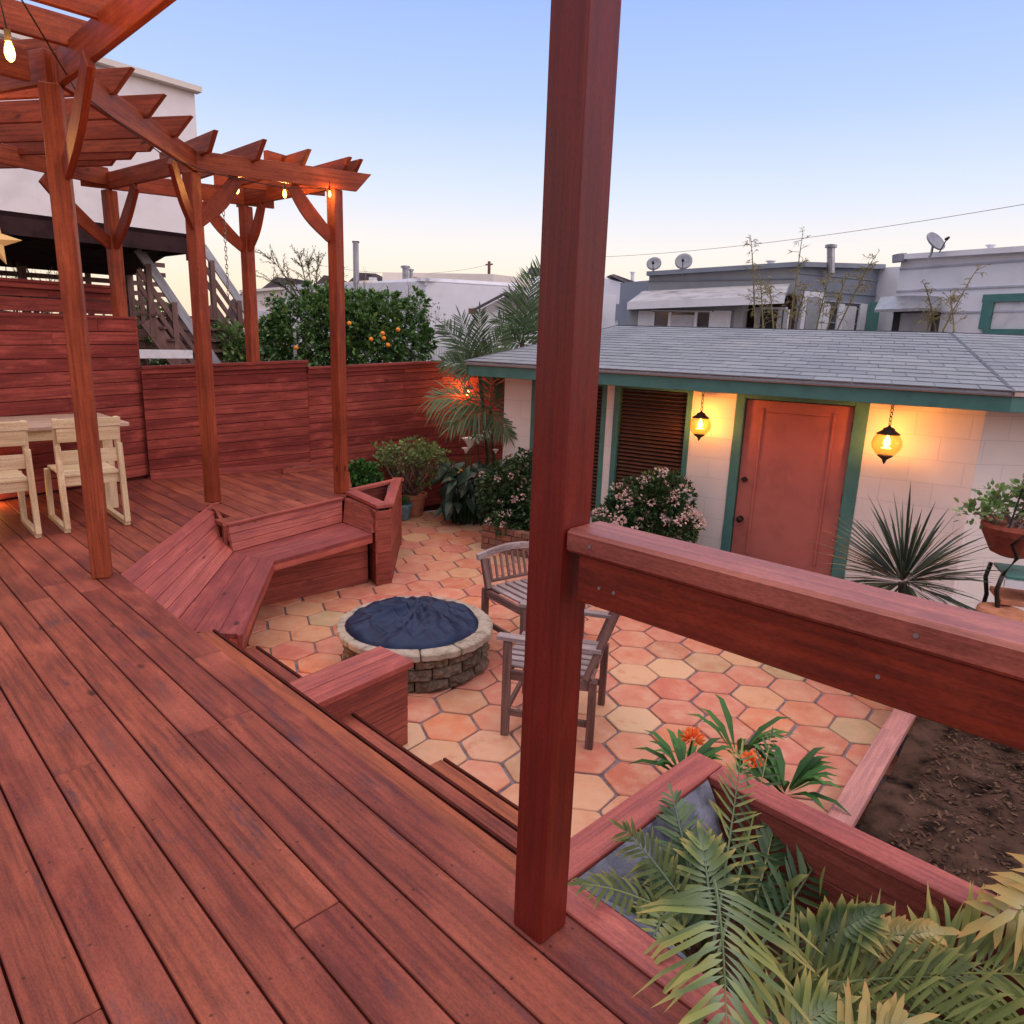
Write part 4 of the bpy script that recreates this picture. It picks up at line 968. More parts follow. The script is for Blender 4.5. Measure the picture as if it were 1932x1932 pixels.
g.box(gp(d0 + .165, -.027, .955), v3(gu * (d1 - d0 - .335), 0), v3(-gn * .008, 0), (0, 0, .014)); g.build('moulding', M['doorp'], door, bevel=.004)
for hz in (-.45, .2, .85): g = MB(); g.box(gp(d1 - .004, -.022, hz), v3(gu * .012, 0), v3(-gn * .012, 0), (0, 0, .09)); g.build('hinge', M['blackm'], door)
g = MB(); g.box(gp(dr[0], .05, WZ), v3(gu * (dr[1] - dr[0]), 0), v3(-gn * .2, 0), (0, 0, .03)); g.build('threshold', M['capstone'], gr)
g = MB(); kz = 0.0
kp = gp(gt(1381, 977), 0, 0); kzz = float(ON(1381, 977, ga, ga + gu)[2]); dzz = float(ON(1388, 903, ga, ga + gu)[2])
pk = gp(d0 + .06, -.03, kzz); g.tube([pk, pk + v3(gn * .03, 0), pk + v3(gn * .035, 0), pk + v3(gn * .06, 0), pk + v3(gn * .07, 0)], [.03, .012, .026, .030, .015], 12); g.build('knob', M['blackm'], door, smooth=True)
g = MB(); pk = gp(d0 + .06, -.03, dzz); g.tube([pk, pk + v3(gn * .014, 0)], [.026, .024], 12); g.bar(pk + v3(gn * .018, -.01) - v3(gu * .03, 0), pk + v3(gn * .018, -.01) + v3(gu * .03, 0), .01, .02); g.build('deadbolt', M['blackm'], door)
# window on the right wall
rw0 = cR + v3(ru * 1.15 + rn * .01, 0); g = MB(); g.box(rw0 + (0, 0, -.2), v3(ru * .07, 0), v3(rn * .03, 0), (0, 0, 1.2)); g.box(rw0 + v3(ru * .95, -.2), v3(ru * .07, 0), v3(rn * .03, 0), (0, 0, 1.2)); g.box(rw0 + v3(ru * .07, .93), v3(ru * .88, 0), v3(rn * .03, 0), (0, 0, .07))
f_ = g.build('window', M['teal'], gr); g = MB(); g.box(rw0 + v3(ru * .07, -.2), v3(ru * .88, 0), v3(rn * .006, 0), (0, 0, 1.13)); g.build('pane', M['darkglass'], f_)

# ------------------------------------------------------------------ lamps
def lantern(label, c, r, top, energy=14, chain=True):
    t = thing('hanging_lantern', label, 'lantern', c, 0, 'amber globe lanterns'); c = np.array(c, float)
    g = MB(); g.lathe(c, [(.22 * r, -.86 * r), (.62 * r, -.72 * r), (.93 * r, -.30 * r), (r, .05 * r), (.90 * r, .42 * r), (.62 * r, .74 * r)], 24)
    g.f = g.f[:-2]; g.g = g.g[:-2]; g.build('globe', M['amber'], t, smooth=True)
    g = MB(); g.lathe(c, [(.80 * r, .70 * r), (.74 * r, .76 * r), (.42 * r, .98 * r), (.36 * r, 1.12 * r), (.12 * r, 1.22 * r), (.05 * r, 1.34 * r)], 20); g.build('cap', M['blackm'], t, smooth=True)
    g = MB(); g.lathe(c, [(.02 * r, -1.42 * r), (.10 * r, -1.28 * r), (.16 * r, -1.1 * r), (.52 * r, -.84 * r), (.50 * r, -.78 * r)], 16); g.build('finial', M['blackm'], t, smooth=True)
    g = MB(); n = max(3, int((top - c[2] - 1.3 * r) / .035))
    for i in range(n):
        z = c[2] + 1.30 * r + (top - c[2] - 1.3 * r) * i / n; a = (i % 2) * PI / 2 + .4; q = np.array([math.cos(a), math.sin(a), 0]) * .012
        pts = [np.array([c[0], c[1], z]) + q * math.sin(2 * PI * k / 8) + np.array([0, 0, .021 - .021 * math.cos(2 * PI * k / 8)]) for k in range(9)]; g.tube(pts, .004, 5, cap=False)
    g.build('chain', M['blackm'], t)
    g = MB(); g.lathe(c + (0, 0, -.28 * r), [(.04, -.0), (.10 * r, .1 * r), (.24 * r, .30 * r), (.20 * r, .55 * r), (.06 * r, .9 * r)], 12); g.build('bulb', M['filament'], t, smooth=True)
    ld = bpy.data.lights.new('lantern_light', 'POINT'); ld.energy = energy; ld.color = (1, .40, .085); ld.shadow_soft_size = .03
    lo = bpy.data.objects.new('lantern_light', ld); col.objects.link(lo); lo.location = c + (0, 0, .0); lo.parent = t; lo.matrix_parent_inverse = Matrix.Translation(-Vector(c))
    return t
off_ = .24
pA = ga + gn * off_
lantern('amber globe lantern on a chain between the garage window and the salmon door', ON(1321, 803, pA, pA + gu), .105, 1.14, 46)
pB = ga + gn * .27
lantern('larger amber globe lantern on a chain right of the salmon door', ON(1673, 838, pB, pB + gu), .118, 1.14, 66)
dF = unit(np.array(fc) - np.array(fb_)); nF = np.array([dF[1], -dF[0]]); pF = np.array(fc) + nF * .16
lantern('amber lantern glowing on the fence behind the palm fronds', ON(884, 742, pF, pF + dF), .08, 1.05, 30)
# string of bulbs in the pergola
def bulb(p, label, cord, e=3.0, k=.62):
    p = np.array(p); t = thing('string_light_bulb', label, 'light bulb', p, 0, 'warm bulbs of the pergola string light')
    g = MB(); g.lathe(p, [(.006 * k, -.085 * k), (.022 * k, -.070 * k), (.030 * k, -.040 * k), (.026 * k, -.004), (.014 * k, .020)], 14); g.build('bulb', M['bulb'], t, smooth=True)
    g = MB(); g.tube([p + (0, 0, .018), p + (0, 0, .058)], .016 * k + .002, 10); g.build('socket', M['blackm'], t)
    g = MB(); g.tube([p + (0, 0, .055), p + np.array(cord) * .5 + (0, .006, .055), p + np.array(cord) + (0, 0, .055)], .003, 5); g.build('cord', M['wire'], t)
    ld = bpy.data.lights.new('bulb_light', 'POINT'); ld.energy = e; ld.color = (1, .46, .11); ld.shadow_soft_size = .03
    lo = bpy.data.objects.new('bulb_light', ld); col.objects.link(lo); lo.location = p; lo.parent = t; lo.matrix_parent_inverse = Matrix.Translation(-Vector(p))
bulb(G(17, 88, 2.58), 'big lit bulb hanging by its cord at the top left corner', (-.03, 0, .16), 42)
bulb(G(447, 354, 2.785), 'lit bulb under the far pergola bay, left of the two seen together', (0, 0, .07), 16)
bulb(G(537, 362, 2.79), 'lit bulb under the far pergola bay, right of the two seen together', (0, 0, .07), 16)
bulb(G(622, 364, 2.77), 'small lit bulb tucked behind the brace of the outer pergola post', (0, 0, .04), 4, .42)
bulb((-3.5, 4.6, 2.66), 'lit bulb above the dining table, added out of view for its glow', (0, 0, .08), 24)  # extra bulb placed outside the view to warm the table bay
g = MB(); g.tube([(-2.1, 3.3, 2.9), (-2.5, 4.4, 2.82), (-2.6, 5.6, 2.76), (-2.55, 6.3, 2.79), (-2.3, 6.5, 2.77), (-2.05, 6.62, 2.75), (-1.75, 6.85, 2.80)], .004, 5)
tag(g.build('string_light_wire', M['wire']), 'thin black wire of the string light looping under the pergola beams', 'wire')
# recessed lights that wash the tiles and the deck
def steplight(p, label, d, e):
    p = np.array(p, float); d = v3(unit(d), 0); t = thing('recessed_light', label, 'light', p, 0)
    g = MB(); g.tube([p - d * .004, p + d * .006], .028, 14); g.build('trim_ring', M['galv'], t)
    g = MB(); g.tube([p + d * .005, p + d * .009], .020, 12); g.build('lens', M['filament'], t)
    ld = bpy.data.lights.new('recessed_glow', 'POINT'); ld.energy = e; ld.color = (1, .45, .10); ld.shadow_soft_size = .02
    lo = bpy.data.objects.new('recessed_glow', ld); col.objects.link(lo); lo.location = p + d * .05; lo.parent = t; lo.matrix_parent_inverse = Matrix.Translation(-Vector(p))
steplight(QT(1.80, -4.02, -.56), 'small recessed light under the step beside the bench, washing the tiles orange', EQ, 4.)
steplight((-4.60, 6.00, .12), 'small recessed light low on the board wall under the dining table', (.87, -.48), 5.)

# hanging chain
p0 = G(420, 368, 2.78); g = MB(); n = 23
for i in range(n):
    z = p0[2] - .04 * i; a = (i % 2) * PI / 2 + .3; q = np.array([math.cos(a), math.sin(a), 0]) * .011
    pts = [np.array([p0[0], p0[1], z - .0]) + q * math.sin(2 * PI * k / 8) + np.array([0, 0, .024 * math.cos(2 * PI * k / 8)]) for k in range(9)]; g.tube(pts, .0042, 5, cap=False)
g.tube([(p0[0], p0[1], p0[2] - .04 * n + .02), (p0[0] + .004, p0[1], p0[2] - .04 * n - .1), (p0[0] + .02, p0[1], p0[2] - .04 * n - .12), (p0[0] + .025, p0[1], p0[2] - .04 * n - .09)], .005, 6)
tag(g.build('hanging_chain', M['chain']), 'thin metal link chain with a hook hanging from the far pergola bay', 'chain')
# star
sc_ = AT(-14, 452, 5.0); t = thing('star_ornament', 'pale yellow five-pointed hanging star cut off by the left edge', 'ornament', sc_); g = MB(); vw = unit(np.array([sc_[0], sc_[1], 0])); sx = np.array([vw[1], -vw[0], 0])
ring = []
for k in range(10):
    r_ = .135 if k % 2 == 0 else .055; a = PI / 2 + k * PI / 5 - .25; ring.append(sc_ + sx * r_ * math.cos(a) + np.array([0, 0, 1]) * r_ * math.sin(a))
for k in range(10):
    for s_ in (-1, 1): g.quad([ring[k], ring[(k + 1) % 10], sc_ + vw * .035 * s_], [(0, 0), (0, 1), (1, 1)], 1.)
M['starm'] = plain('pale_yellow_paper', (.75, .55, .24), .6, .1, 8); g.build('star_body', M['starm'], t, recalc=True)
g = MB(); g.tube([sc_ + (0, 0, .13), sc_ + (0, 0, 1.25)], .002, 5); g.build('cord', M['wire'], t)


# ------------------------------------------------------------------ vegetation helpers
class LF:
    """leaf mesh collector (numpy): kites with two cross folds"""
    def __init__(s): s.v = []; s.f = []; s.g = []; s.n = 0
    def kites(s, P, D, Nn, L, W, seed, tip=.0, droop=0., strap=False):
        """P base, D direction, Nn normal, L length, W half width; arrays"""
        P, D, Nn = [np.atleast_2d(np.array(q, float)) for q in (P, D, Nn)]; n = len(P)
        L = np.broadcast_to(np.asarray(L, float), (n,))[:, None]; W = np.broadcast_to(np.asarray(W, float), (n,))[:, None]
        D = D / np.linalg.norm(D, axis=1, keepdims=True); S = np.cross(D, Nn); S = S / np.maximum(np.linalg.norm(S, axis=1, keepdims=True), 1e-6); U = np.cross(S, D)
        dn = np.array([[0, 0, -1.]]) * (np.broadcast_to(np.asarray(droop, float), (n,))[:, None] if n > 1 else float(np.mean(droop)))
        f1, f2, w2 = (.20, .70, .88) if strap else (.38, .72, .72); k1, k2 = (.03, .40) if strap else (.0, .35)
        a = P; b = P + D * L * f1 + S * W + U * W * .35 + dn * L * k1; c = P + D * L * f1 - S * W + U * W * .35 + dn * L * k1; m = P + D * L * (f1 + .01) + dn * L * k1; t = P + D * L + dn * L
        b2 = P + D * L * f2 + S * W * w2 + U * W * .2 + dn * L * k2; c2 = P + D * L * f2 - S * W * w2 + U * W * .2 + dn * L * k2; m2 = P + D * L * (f2 + .02) + dn * L * (k2 + .02)
        V = np.stack([a, b, m, c, b2, m2, c2, t], 1).reshape(-1, 3)
        base = s.n + np.arange(n)[:, None] * 8
        for tri in ((0, 2, 1), (0, 3, 2)): s.f.append(('t', base + np.array(tri)[None, :]))
        for qd in ((1, 2, 5, 4), (2, 3, 6, 5)): s.f.append(('q', base + np.array(qd)[None, :]))
        for tri in ((4, 5, 7), (5, 6, 7)): s.f.append(('t', base + np.array(tri)[None, :]))
        s.v.append(V); sd_ = np.broadcast_to(np.asarray(seed, float), (n,)); s.g.append(np.stack([np.tile([0, .3, .3, .3, .75, .75, .75, 1.], n), np.repeat(sd_, 8)], 1)); s.n += 8 * n
    def build(s, name, mat, parent=None):
        V = np.concatenate(s.v); me = bpy.data.meshes.new(name)
        F = []
        for k, arr in s.f: F += [tuple(r) for r in arr.tolist()]
        me.from_pydata(V.tolist(), [], F)
        sd_ = np.concatenate(s.g); li = np.zeros(len(me.loops), dtype=np.int32); me.loops.foreach_get('vertex_index', li)
        at = me.attributes.new('gc', 'FLOAT_VECTOR', 'CORNER'); A = np.zeros((len(li), 3), np.float32); A[:, 0] = sd_[li, 0]; A[:, 2] = sd_[li, 1]; at.data.foreach_set('vector', A.ravel())
        me.materials.append(mat); me.polygons.foreach_set('use_smooth', [True] * len(me.polygons))
        o = bpy.data.objects.new(name, me); col.objects.link(o)
        if parent is not None: o.parent = parent; o.matrix_parent_inverse = Matrix.Translation(-Vector(parent.location))
        return o
def rdir(n): 
    v = rng.normal(size=(n, 3)); return v / np.linalg.norm(v, axis=1, keepdims=True)
def crown(lf, blobs, n, L, W, hollow=.35, up=.3, clump=0.):
    """leaves through a set of ellipsoids (centre, radii)"""
    vol = np.array([b[1][0] * b[1][1] * b[1][2] for b in blobs]) ** .67; ks = rng.choice(len(blobs), n, p=vol / vol.sum())
    C = np.array([b[0] for b in blobs], float)[ks]; Rr = np.array([b[1] for b in blobs], float)[ks]
    if clump:
        nc = max(8, int(n / clump)); cd = rdir(nc); cr2 = rng.uniform(hollow, 1., (nc, 1)) ** .5; kk = rng.integers(0, nc, n); kb = ks[rng.integers(0, n, nc)]
        C = np.array([b[0] for b in blobs], float)[kb[kk]]; Rr = np.array([b[1] for b in blobs], float)[kb[kk]]
        base = cd[kk] * cr2[kk]; P = C + base * Rr + rdir(n) * rng.uniform(0, .13, (n, 1)) * Rr.mean(1, keepdims=True); dr_ = base + rdir(n) * .8
        seed = kk * .37 + rng.integers(0, 3, n) * .01
    else:
        dd = rdir(n); rr_ = rng.uniform(hollow, 1., (n, 1)) ** .5; P = C + dd * rr_ * Rr; dr_ = dd + rdir(n) * .9; seed = rng.uniform(0, 90, n)
    dr_[:, 2] += up
    lf.kites(P, dr_, rdir(n) + np.array([0, 0, 1.2]), rng.uniform(.6, 1.2, n) * L, rng.uniform(.7, 1.1, n) * W, seed, droop=.15)
def frond(lf, stem, a, b, arch=.15, nl=22, ll=.3, lw=.012, nrm=(0, 0, 1), side=(1, 1), fwd=.75, droop=.35, start=.15, jit=.12, r=.006, taper=.55, sd0=None, lean=None, fk=.7):
    a, b = np.array(a, float), np.array(b, float); nrm = unit(nrm); L = np.linalg.norm(b - a)
    pts = []; K = 14
    for i in range(K + 1):
        f = i / K; p = a * (1 - f) + b * f + nrm * arch * L * 4 * f * (1 - f) * .5; p[2] -= droop * .25 * L * f ** 3 * .6; pts.append(p)
    stem.tube(pts, [r * (1 - .75 * i / K) for i in range(K + 1)], 5)
    P, D_, Nn, LL, WW, SS = [], [], [], [], [], []
    sb = random.random() * 60 if sd0 is None else sd0
    for i in range(nl):
        f = start + (1 - start) * (i + .5) / nl; x = f * K; j = min(K - 1, int(x)); p = pts[j] + (pts[j + 1] - pts[j]) * (x - j); d = unit(pts[j + 1] - pts[j]); s_ = unit(np.cross(d, nrm))
        for k, sg in enumerate((1, -1)):
            if not side[k]: continue
            w_ = fwd + fk * f; dd = s_ * sg + d * w_ + nrm * random.uniform(-.05, .30) + np.random.default_rng(i * 7 + k + int(sb)).normal(size=3) * jit
            P.append(p); D_.append(dd); Nn.append(nrm + s_ * sg * random.uniform(-.3, .3)); LL.append(ll * side[k] * (math.sin(PI * min(1, .22 + .78 * f) ** .9) * .6 + .45) * random.uniform(.85, 1.1)); WW.append(lw * random.uniform(.8, 1.15)); SS.append(sb + random.choice((0, 0, .5, 1, 1.5)))
    P.append(pts[-1]); D_.append(unit(pts[-1] - pts[-2])); Nn.append(nrm); LL.append(ll * .6); WW.append(lw); SS.append(sb)
    lf.kites(P, D_, Nn, LL, WW, SS, droop=droop * np.random.default_rng(int(sb * 10)).uniform(.2, 1.9, len(P)), strap=True)
def branches(g, p, d, L, r, depth, rs_, spread=.6, up=.1, nseg=3, kids=3):
    p = np.array(p, float); d = unit(d); pts = [p]
    for i in range(nseg):
        d = unit(d + np.array([rs_.gauss(0, .16), rs_.gauss(0, .16), rs_.gauss(0, .10) + up * .3])); pts.append(pts[-1] + d * L / nseg)
    g.tube(pts, [r * (1 - .5 * i / nseg) for i in range(nseg + 1)], 5 if r > .008 else 4, cap=False)
    ends = [(pts[-1], d)]
    if depth > 0:
        for k in range(kids):
            f = rs_.uniform(.35, 1.); j = min(nseg - 1, int(f * nseg)); q = pts[j] + (pts[j + 1] - pts[j]) * (f * nseg - j)
            nd = unit(d + np.array([rs_.gauss(0, spread), rs_.gauss(0, spread), rs_.gauss(0, spread * .8) + up])); ends += branches(g, q, nd, L * rs_.uniform(.5, .75), r * .55, depth - 1, rs_, spread, up, nseg, kids)
    return ends
def leaves_at(lf, ends, n, L, W, spread=.06, up=.4, sd=None):
    P, D_ = [], []
    for (q, d) in ends:
        for i in range(n): v = rng.normal(size=3); P.append(q + v * spread * .5); D_.append(np.array(d) * .6 + v + np.array([0, 0, up]))
    n_ = len(P); lf.kites(P, D_, rdir(n_) + np.array([0, 0, 1.]), rng.uniform(.7, 1.2, n_) * L, rng.uniform(.8, 1.1, n_) * W, rng.uniform(0, 90, n_))

# orange tree behind the fence
c = AT(655, 640, 11.6); oc = AT(655, 640, 11.6)
t = thing('orange_tree', 'dense dark green orange tree with ripe oranges behind the red fence', 'tree', (c[0], c[1], -.8))
S11 = 11.6 / 1354 * .98
def atb(x, y, dist, rx, ry, rz): p = AT(x, y, dist); return (p, (rx, ry, rz))
bl = [atb(600, 632, 11.6, .72, .9, .62), atb(690, 632, 11.7, .80, .9, .66), atb(545, 655, 11.5, .45, .6, .36), atb(765, 650, 11.6, .42, .6, .42), atb(650, 600, 11.8, .62, .7, .50), atb(720, 600, 11.8, .5, .6, .40), atb(600, 585, 11.7, .40, .5, .30), atb(655, 690, 11.6, 1.25, .9, .5)]
ro_ = random.Random(77)
for _ in range(26): bl.append(atb(ro_.uniform(505, 800), ro_.uniform(560, 640), 11.5, .16, .3, ro_.uniform(.10, .24)) if ro_.random() < .35 else atb(655 + 150 * math.cos(_ * .25), 640 - 92 * math.sin(_ * .25) * ro_.uniform(.85, 1.05), 11.6, ro_.uniform(.10, .2), .25, ro_.uniform(.10, .2)))
lf = LF(); crown(lf, bl, 12500, .10, .024, .45, .4, clump=9); crown(lf, bl, 4500, .09, .022, .1, .2); lf.build('crown', M['l_orange'], t)
g = MB(); g.tube([(c[0], c[1], -.8), (c[0] + .05, c[1], .1), (c[0], c[1], .7)], [.09, .08, .06], 8)
for k in range(7):
    a = k * .9; g.tube([(c[0], c[1], .2 + .06 * k), (c[0] + .5 * math.cos(a), c[1] + .4 * math.sin(a), .9 + .05 * k), (c[0] + .85 * math.cos(a), c[1] + .6 * math.sin(a), 1.3)], [.045, .03, .012], 6)
g.build('trunk', M['bark'], t)
for i, (x, y) in enumerate(((659, 610), (722, 629), (724, 638), (751, 622), (732, 651), (700, 640), (559, 656))):
    g = MB(); p = AT(x, y, 10.72); g.lathe(p, [(.003, -.033), (.020, -.028), (.031, -.010), (.032, .006), (.023, .023), (.004, .031)], 12, wob=.02); g.build('orange', M['orange'], t, smooth=True)
# feathery tree behind it
c = AT(575, 600, 13.2); t = thing('feathery_tree', 'sparse feathery tree with fine drooping twigs rising above the orange tree', 'tree', (c[0], c[1], -.8))
g = MB(); lf = LF(); rr = random.Random(17); g.tube([(c[0], c[1], -.8), (c[0] + .1, c[1], .8), (c[0] - .05, c[1], 1.7)], [.07, .05, .03], 7)
ends = []
for (x0, y0, x1, y1) in ((590, 610, 505, 485), (592, 600, 560, 478), (595, 600, 600, 490), (590, 610, 520, 590), (598, 590, 630, 515), (590, 600, 535, 520), (592, 590, 580, 500), (590, 610, 505, 575), (585, 600, 510, 530)):
    a, b = AT(x0, y0, 13.2), AT(x1, y1, 13.2 + rr.uniform(-.4, .4)); m_ = (a + b) / 2 + np.array([0, 0, .10]); pts = [a, a * .6 + m_ * .4 + (0, 0, .03), m_, m_ * .5 + b * .5 + (0, 0, .06), b]; g.tube(pts, [.018, .014, .010, .007, .004], 5)
    for k in range(15):
        f = rr.uniform(.25, 1); j = min(3, int(f * 4)); q = pts[j] + (pts[j + 1] - pts[j]) * (f * 4 - j); d = unit(b - a) + np.array([rr.gauss(0, .5), rr.gauss(0, .3), rr.gauss(-.1, .35)])
        e = q + unit(d) * rr.uniform(.12, .34); g.tube([q, (q + e) / 2 + (0, 0, .015), e - (0, 0, .03)], [.005, .004, .002], 4, cap=False)
        nn_ = 16; ff = np.linspace(.1, 1, nn_)[:, None]; P = q + (e - q) * ff; lf.kites(P, np.tile(unit(e - q), (nn_, 1)) + rng.normal(size=(nn_, 3)) * .75, rdir(nn_), .045, .006, rng.uniform(0, 90, nn_))
g.build('trunk', M['bark'], t); lf.build('crown', M['l_fir'], t)
# bare shrubs right of the orange tree and trees far left
def bare(name, label, x, y, dist, h, n, seed, r=.012, spread=.5, cat='shrub', group=None, depth=2, L=.5, leaves=None):
    c = AT(x, y, dist); t = thing(name, label, cat, (c[0], c[1], -.8), 0, group); g = MB(); rr = random.Random(seed)
    g.tube([(c[0], c[1], -.8), (c[0] + .03, c[1], c[2] - h * .5)], [r * 2, r * 1.6], 6); ends = []
    for k in range(n): ends += branches(g, (c[0] + rr.gauss(0, .02), c[1], c[2] - h * .5 - .1), (rr.gauss(0, spread), rr.gauss(0, spread), 1), L, r, depth, rr, .55, .25, 3, 3)
    g.build('twigs', M['twig'], t)
    if leaves: lf = LF(); leaves_at(lf, ends, 3, .045, .012, .05); lf.build('leaves', M[leaves], t)
bare('bare_shrub', 'bare brown twiggy shrub rising over the right side of the orange tree', 745, 580, 13.4, .9, 7, 5, .012, .55, L=.62)
bare('bare_shrub', 'bare twiggy shrub with few leaves beside the white siding building', 800, 600, 12.6, .8, 5, 9, .010, .6, L=.45, leaves='l_fir')
bare('bare_shrub', 'thin bare twigs standing between the two right posts of the pergola', 700, 545, 13.8, .8, 4, 19, .010, .5, L=.5)
bare('bare_tree', 'bare tree with tangled twigs seen over the slatted fence at the far left', 40, 560, 14, 1.3, 12, 13, .022, .8, 'tree', L=.85, depth=3)

# ------------------------------------------------------------------ pot plants and shrubs by the patio
def shrubthing(name, label, cat, blobs, n, L, W, mat, stem_to=PZ, flowers=None, up=.3, clump=7, group=None):
    c = np.mean([b[0] for b in blobs], axis=0); t = thing(name, label, cat, (c[0], c[1], stem_to), 0, group)
    lf = LF(); crown(lf, blobs, n, L, W, .35, up, clump=clump); crown(lf, blobs, int(n * .4), L, W, .05, up); lf.build('foliage', M[mat], t)
    g = MB(); rr = random.Random(int(abs(c[0] * 100)))
    for k in range(9):
        b = blobs[k % len(blobs)]; q = b[0] + np.array([rr.gauss(0, .4) * b[1][0], rr.gauss(0, .4) * b[1][1], 0]); g.tube([(c[0] + rr.gauss(0, .03), c[1] + rr.gauss(0, .03), stem_to), (c[0] * .5 + q[0] * .5, c[1] * .5 + q[1] * .5, (stem_to + q[2]) / 2), tuple(q)], [.012, .009, .004], 5)
    g.build('stems', M['bark'], t)
    if flowers:
        fm, nf, ls = flowers
        for k in range(nf):
            b = blobs[rng.integers(0, len(blobs))]; d = rdir(1)[0]; d[2] = abs(d[2]) * .9 + .1; d[1] = -abs(d[1]); q = b[0] + d * np.array(b[1]) * 1.02
            m_ = 14; v = rdir(m_); lf = LF(); lf.kites(q + v * ls * .8, v + d * .7, rdir(m_), ls, ls * .36, rng.uniform(0, 90, m_)); lf.build('flower_cluster', M[fm], t)
    return t
# brick planter along the garage wall
bp = thing('brick_planter', 'low old brick planter box in front of the garage window', 'planter', (-.3, 7.7, PZ))
b0p = np.array([-.33, 7.65]); uB = gu; nB = -gn; rr = random.Random(9)
def brickrow(g, a, d, L, z, h=.062, dep=.1, bl=.2, offs=0., nrm=None):
    x = -offs
    while x < L:
        x0, x1 = max(0, x), min(L, x + bl - .01)
        if x1 - x0 > .02: g.box(v3(a + d * x0, z + rr.uniform(-.001, .002)) + v3(-nrm * rr.uniform(0, .006), 0), v3(d * (x1 - x0), 0), v3(nrm * dep, 0), (0, 0, h))
        x += bl
g = MB()
for lv in range(4):
    last = lv == 3; brickrow(g, b0p - (nB * .0), uB, 3.0, PZ + lv * .072, .064 if not last else .06, .10, .2 if not last else .105, .1 * (lv % 2), nB); brickrow(g, b0p + nB * .10, nB, .5, PZ + lv * .072, .064, .10, .2, .1 * ((lv + 1) % 2), uB)
g.build('brick_wall', M['brick'], bp, bevel=.003)
g = MB(); g.prism([tuple(b0p + uB * .05 + nB * .05), tuple(b0p + uB * 3.0 + nB * .05), tuple(b0p + uB * 3.0 + nB * .58), tuple(b0p + uB * .05 + nB * .58)], PZ + .01, PZ + .2); g.build('planter_soil', M['soil'], bp)
shrubthing('flowering_shrub', 'dark green shrub with small pale flowers in the brick planter', 'shrub', [atb(955, 925, 8.0, .34, .32, .34), atb(1000, 905, 7.9, .40, .32, .34), atb(945, 965, 7.9, .24, .25, .16), atb(1030, 950, 7.7, .35, .3, .25), atb(960, 985, 7.7, .25, .25, .14)], 6200, .052, .017, 'l_shrub', PZ + .2, ('pinkfl', 26, .026))
shrubthing('flowering_shrub', 'rounded green shrub thick with pale pink flower clusters below the garage window', 'shrub', [atb(1215, 955, 6.9, .36, .32, .28), atb(1250, 940, 6.9, .30, .3, .27), atb(1175, 985, 6.8, .28, .3, .2), atb(1285, 990, 6.7, .18, .22, .17), atb(1230, 1000, 6.8, .42, .3, .22)], 5600, .052, .016, 'l_shrub', PZ, ('pinkfl', 74, .028), up=.5)
# jade in terracotta pot
pc = G(775, 972, PZ) + (.02, .02, 0)
t = thing('terracotta_pot', 'weathered terracotta pot with thick rim holding the branching jade plant', 'pot', pc)
g = MB(); g.lathe(pc, [(.125, 0), (.135, .02), (.165, .22), (.17, .235), (.19, .24), (.193, .29), (.175, .295), (.16, .26)], 24); g.build('pot_body', M['terracotta'], t, smooth=False)
g = MB(); g.lathe(pc + (0, 0, .22), [(.001, .03), (.158, .03)][::-1], 16); g.build('pot_soil', M['soil'], t)
t = thing('jade_plant', 'wide jade plant of pale twisted stems and light green leaf rosettes in the terracotta pot', 'plant', pc + (0, 0, .26)); g = MB(); rr = random.Random(31); ends = []
for k in range(17):
    a = rr.uniform(0, 2 * PI); tgt = AT(rr.uniform(706, 838), rr.uniform(842, 925), np.hypot(pc[0], pc[1]) + rr.uniform(-.75, -.05)); q0 = pc + (math.cos(a) * .06, math.sin(a) * .06, .25)
    m_ = q0 * .5 + tgt * .5 + np.array([rr.gauss(0, .04), rr.gauss(0, .04), -.04]); g.tube([q0, (q0 + m_) / 2 + (rr.gauss(0, .02), 0, 0), m_, (m_ + tgt) / 2, tgt], [.014, .012, .010, .007, .005], 6)
    ends.append((tgt, unit(tgt - m_)))
    for j in range(5): ends += branches(g, m_ + (tgt - m_) * rr.uniform(0, .9), unit(tgt - m_) + np.array([rr.gauss(0, .6), rr.gauss(0, .5), rr.gauss(.3, .4)]), rr.uniform(.10, .24), .006, 1, rr, .6, .3, 2, 2)
g.build('stems', M['twig'], t); lf = LF(); leaves_at(lf, ends, 7, .048, .017, .03, .5); lf.build('foliage', M['l_jade'], t)
# teal pot
tp_ = G(757, 984, PZ) + (.0, .1, 0); t = thing('teal_pot', 'small teal glazed pot on the tiles behind the corner planter', 'pot', tp_)
g = MB(); g.lathe(tp_, [(.07, 0), (.085, .02), (.115, .16), (.13, .20), (.125, .21), (.11, .19)], 20); g.build('pot_body', M['tealpot'], t, smooth=True)
g = MB(); lf = LF(); n_ = 40; v = rdir(n_); v[:, 2] = abs(v[:, 2]) + .5; lf.kites(np.tile(tp_ + (0, 0, .2), (n_, 1)) + rng.normal(size=(n_, 3)) * .03, v, rdir(n_), .12, .012, rng.uniform(0, 90, n_)); lf.build('foliage', M['l_green'], t)
shrubthing('leafy_shrub', 'small bright green leafy shrub behind the outer pergola post', 'shrub', [atb(683, 895, 8.5, .20, .2, .17), atb(672, 915, 8.4, .16, .2, .12), atb(695, 905, 8.6, .16, .2, .16)], 1500, .062, .019, 'l_green', PZ)
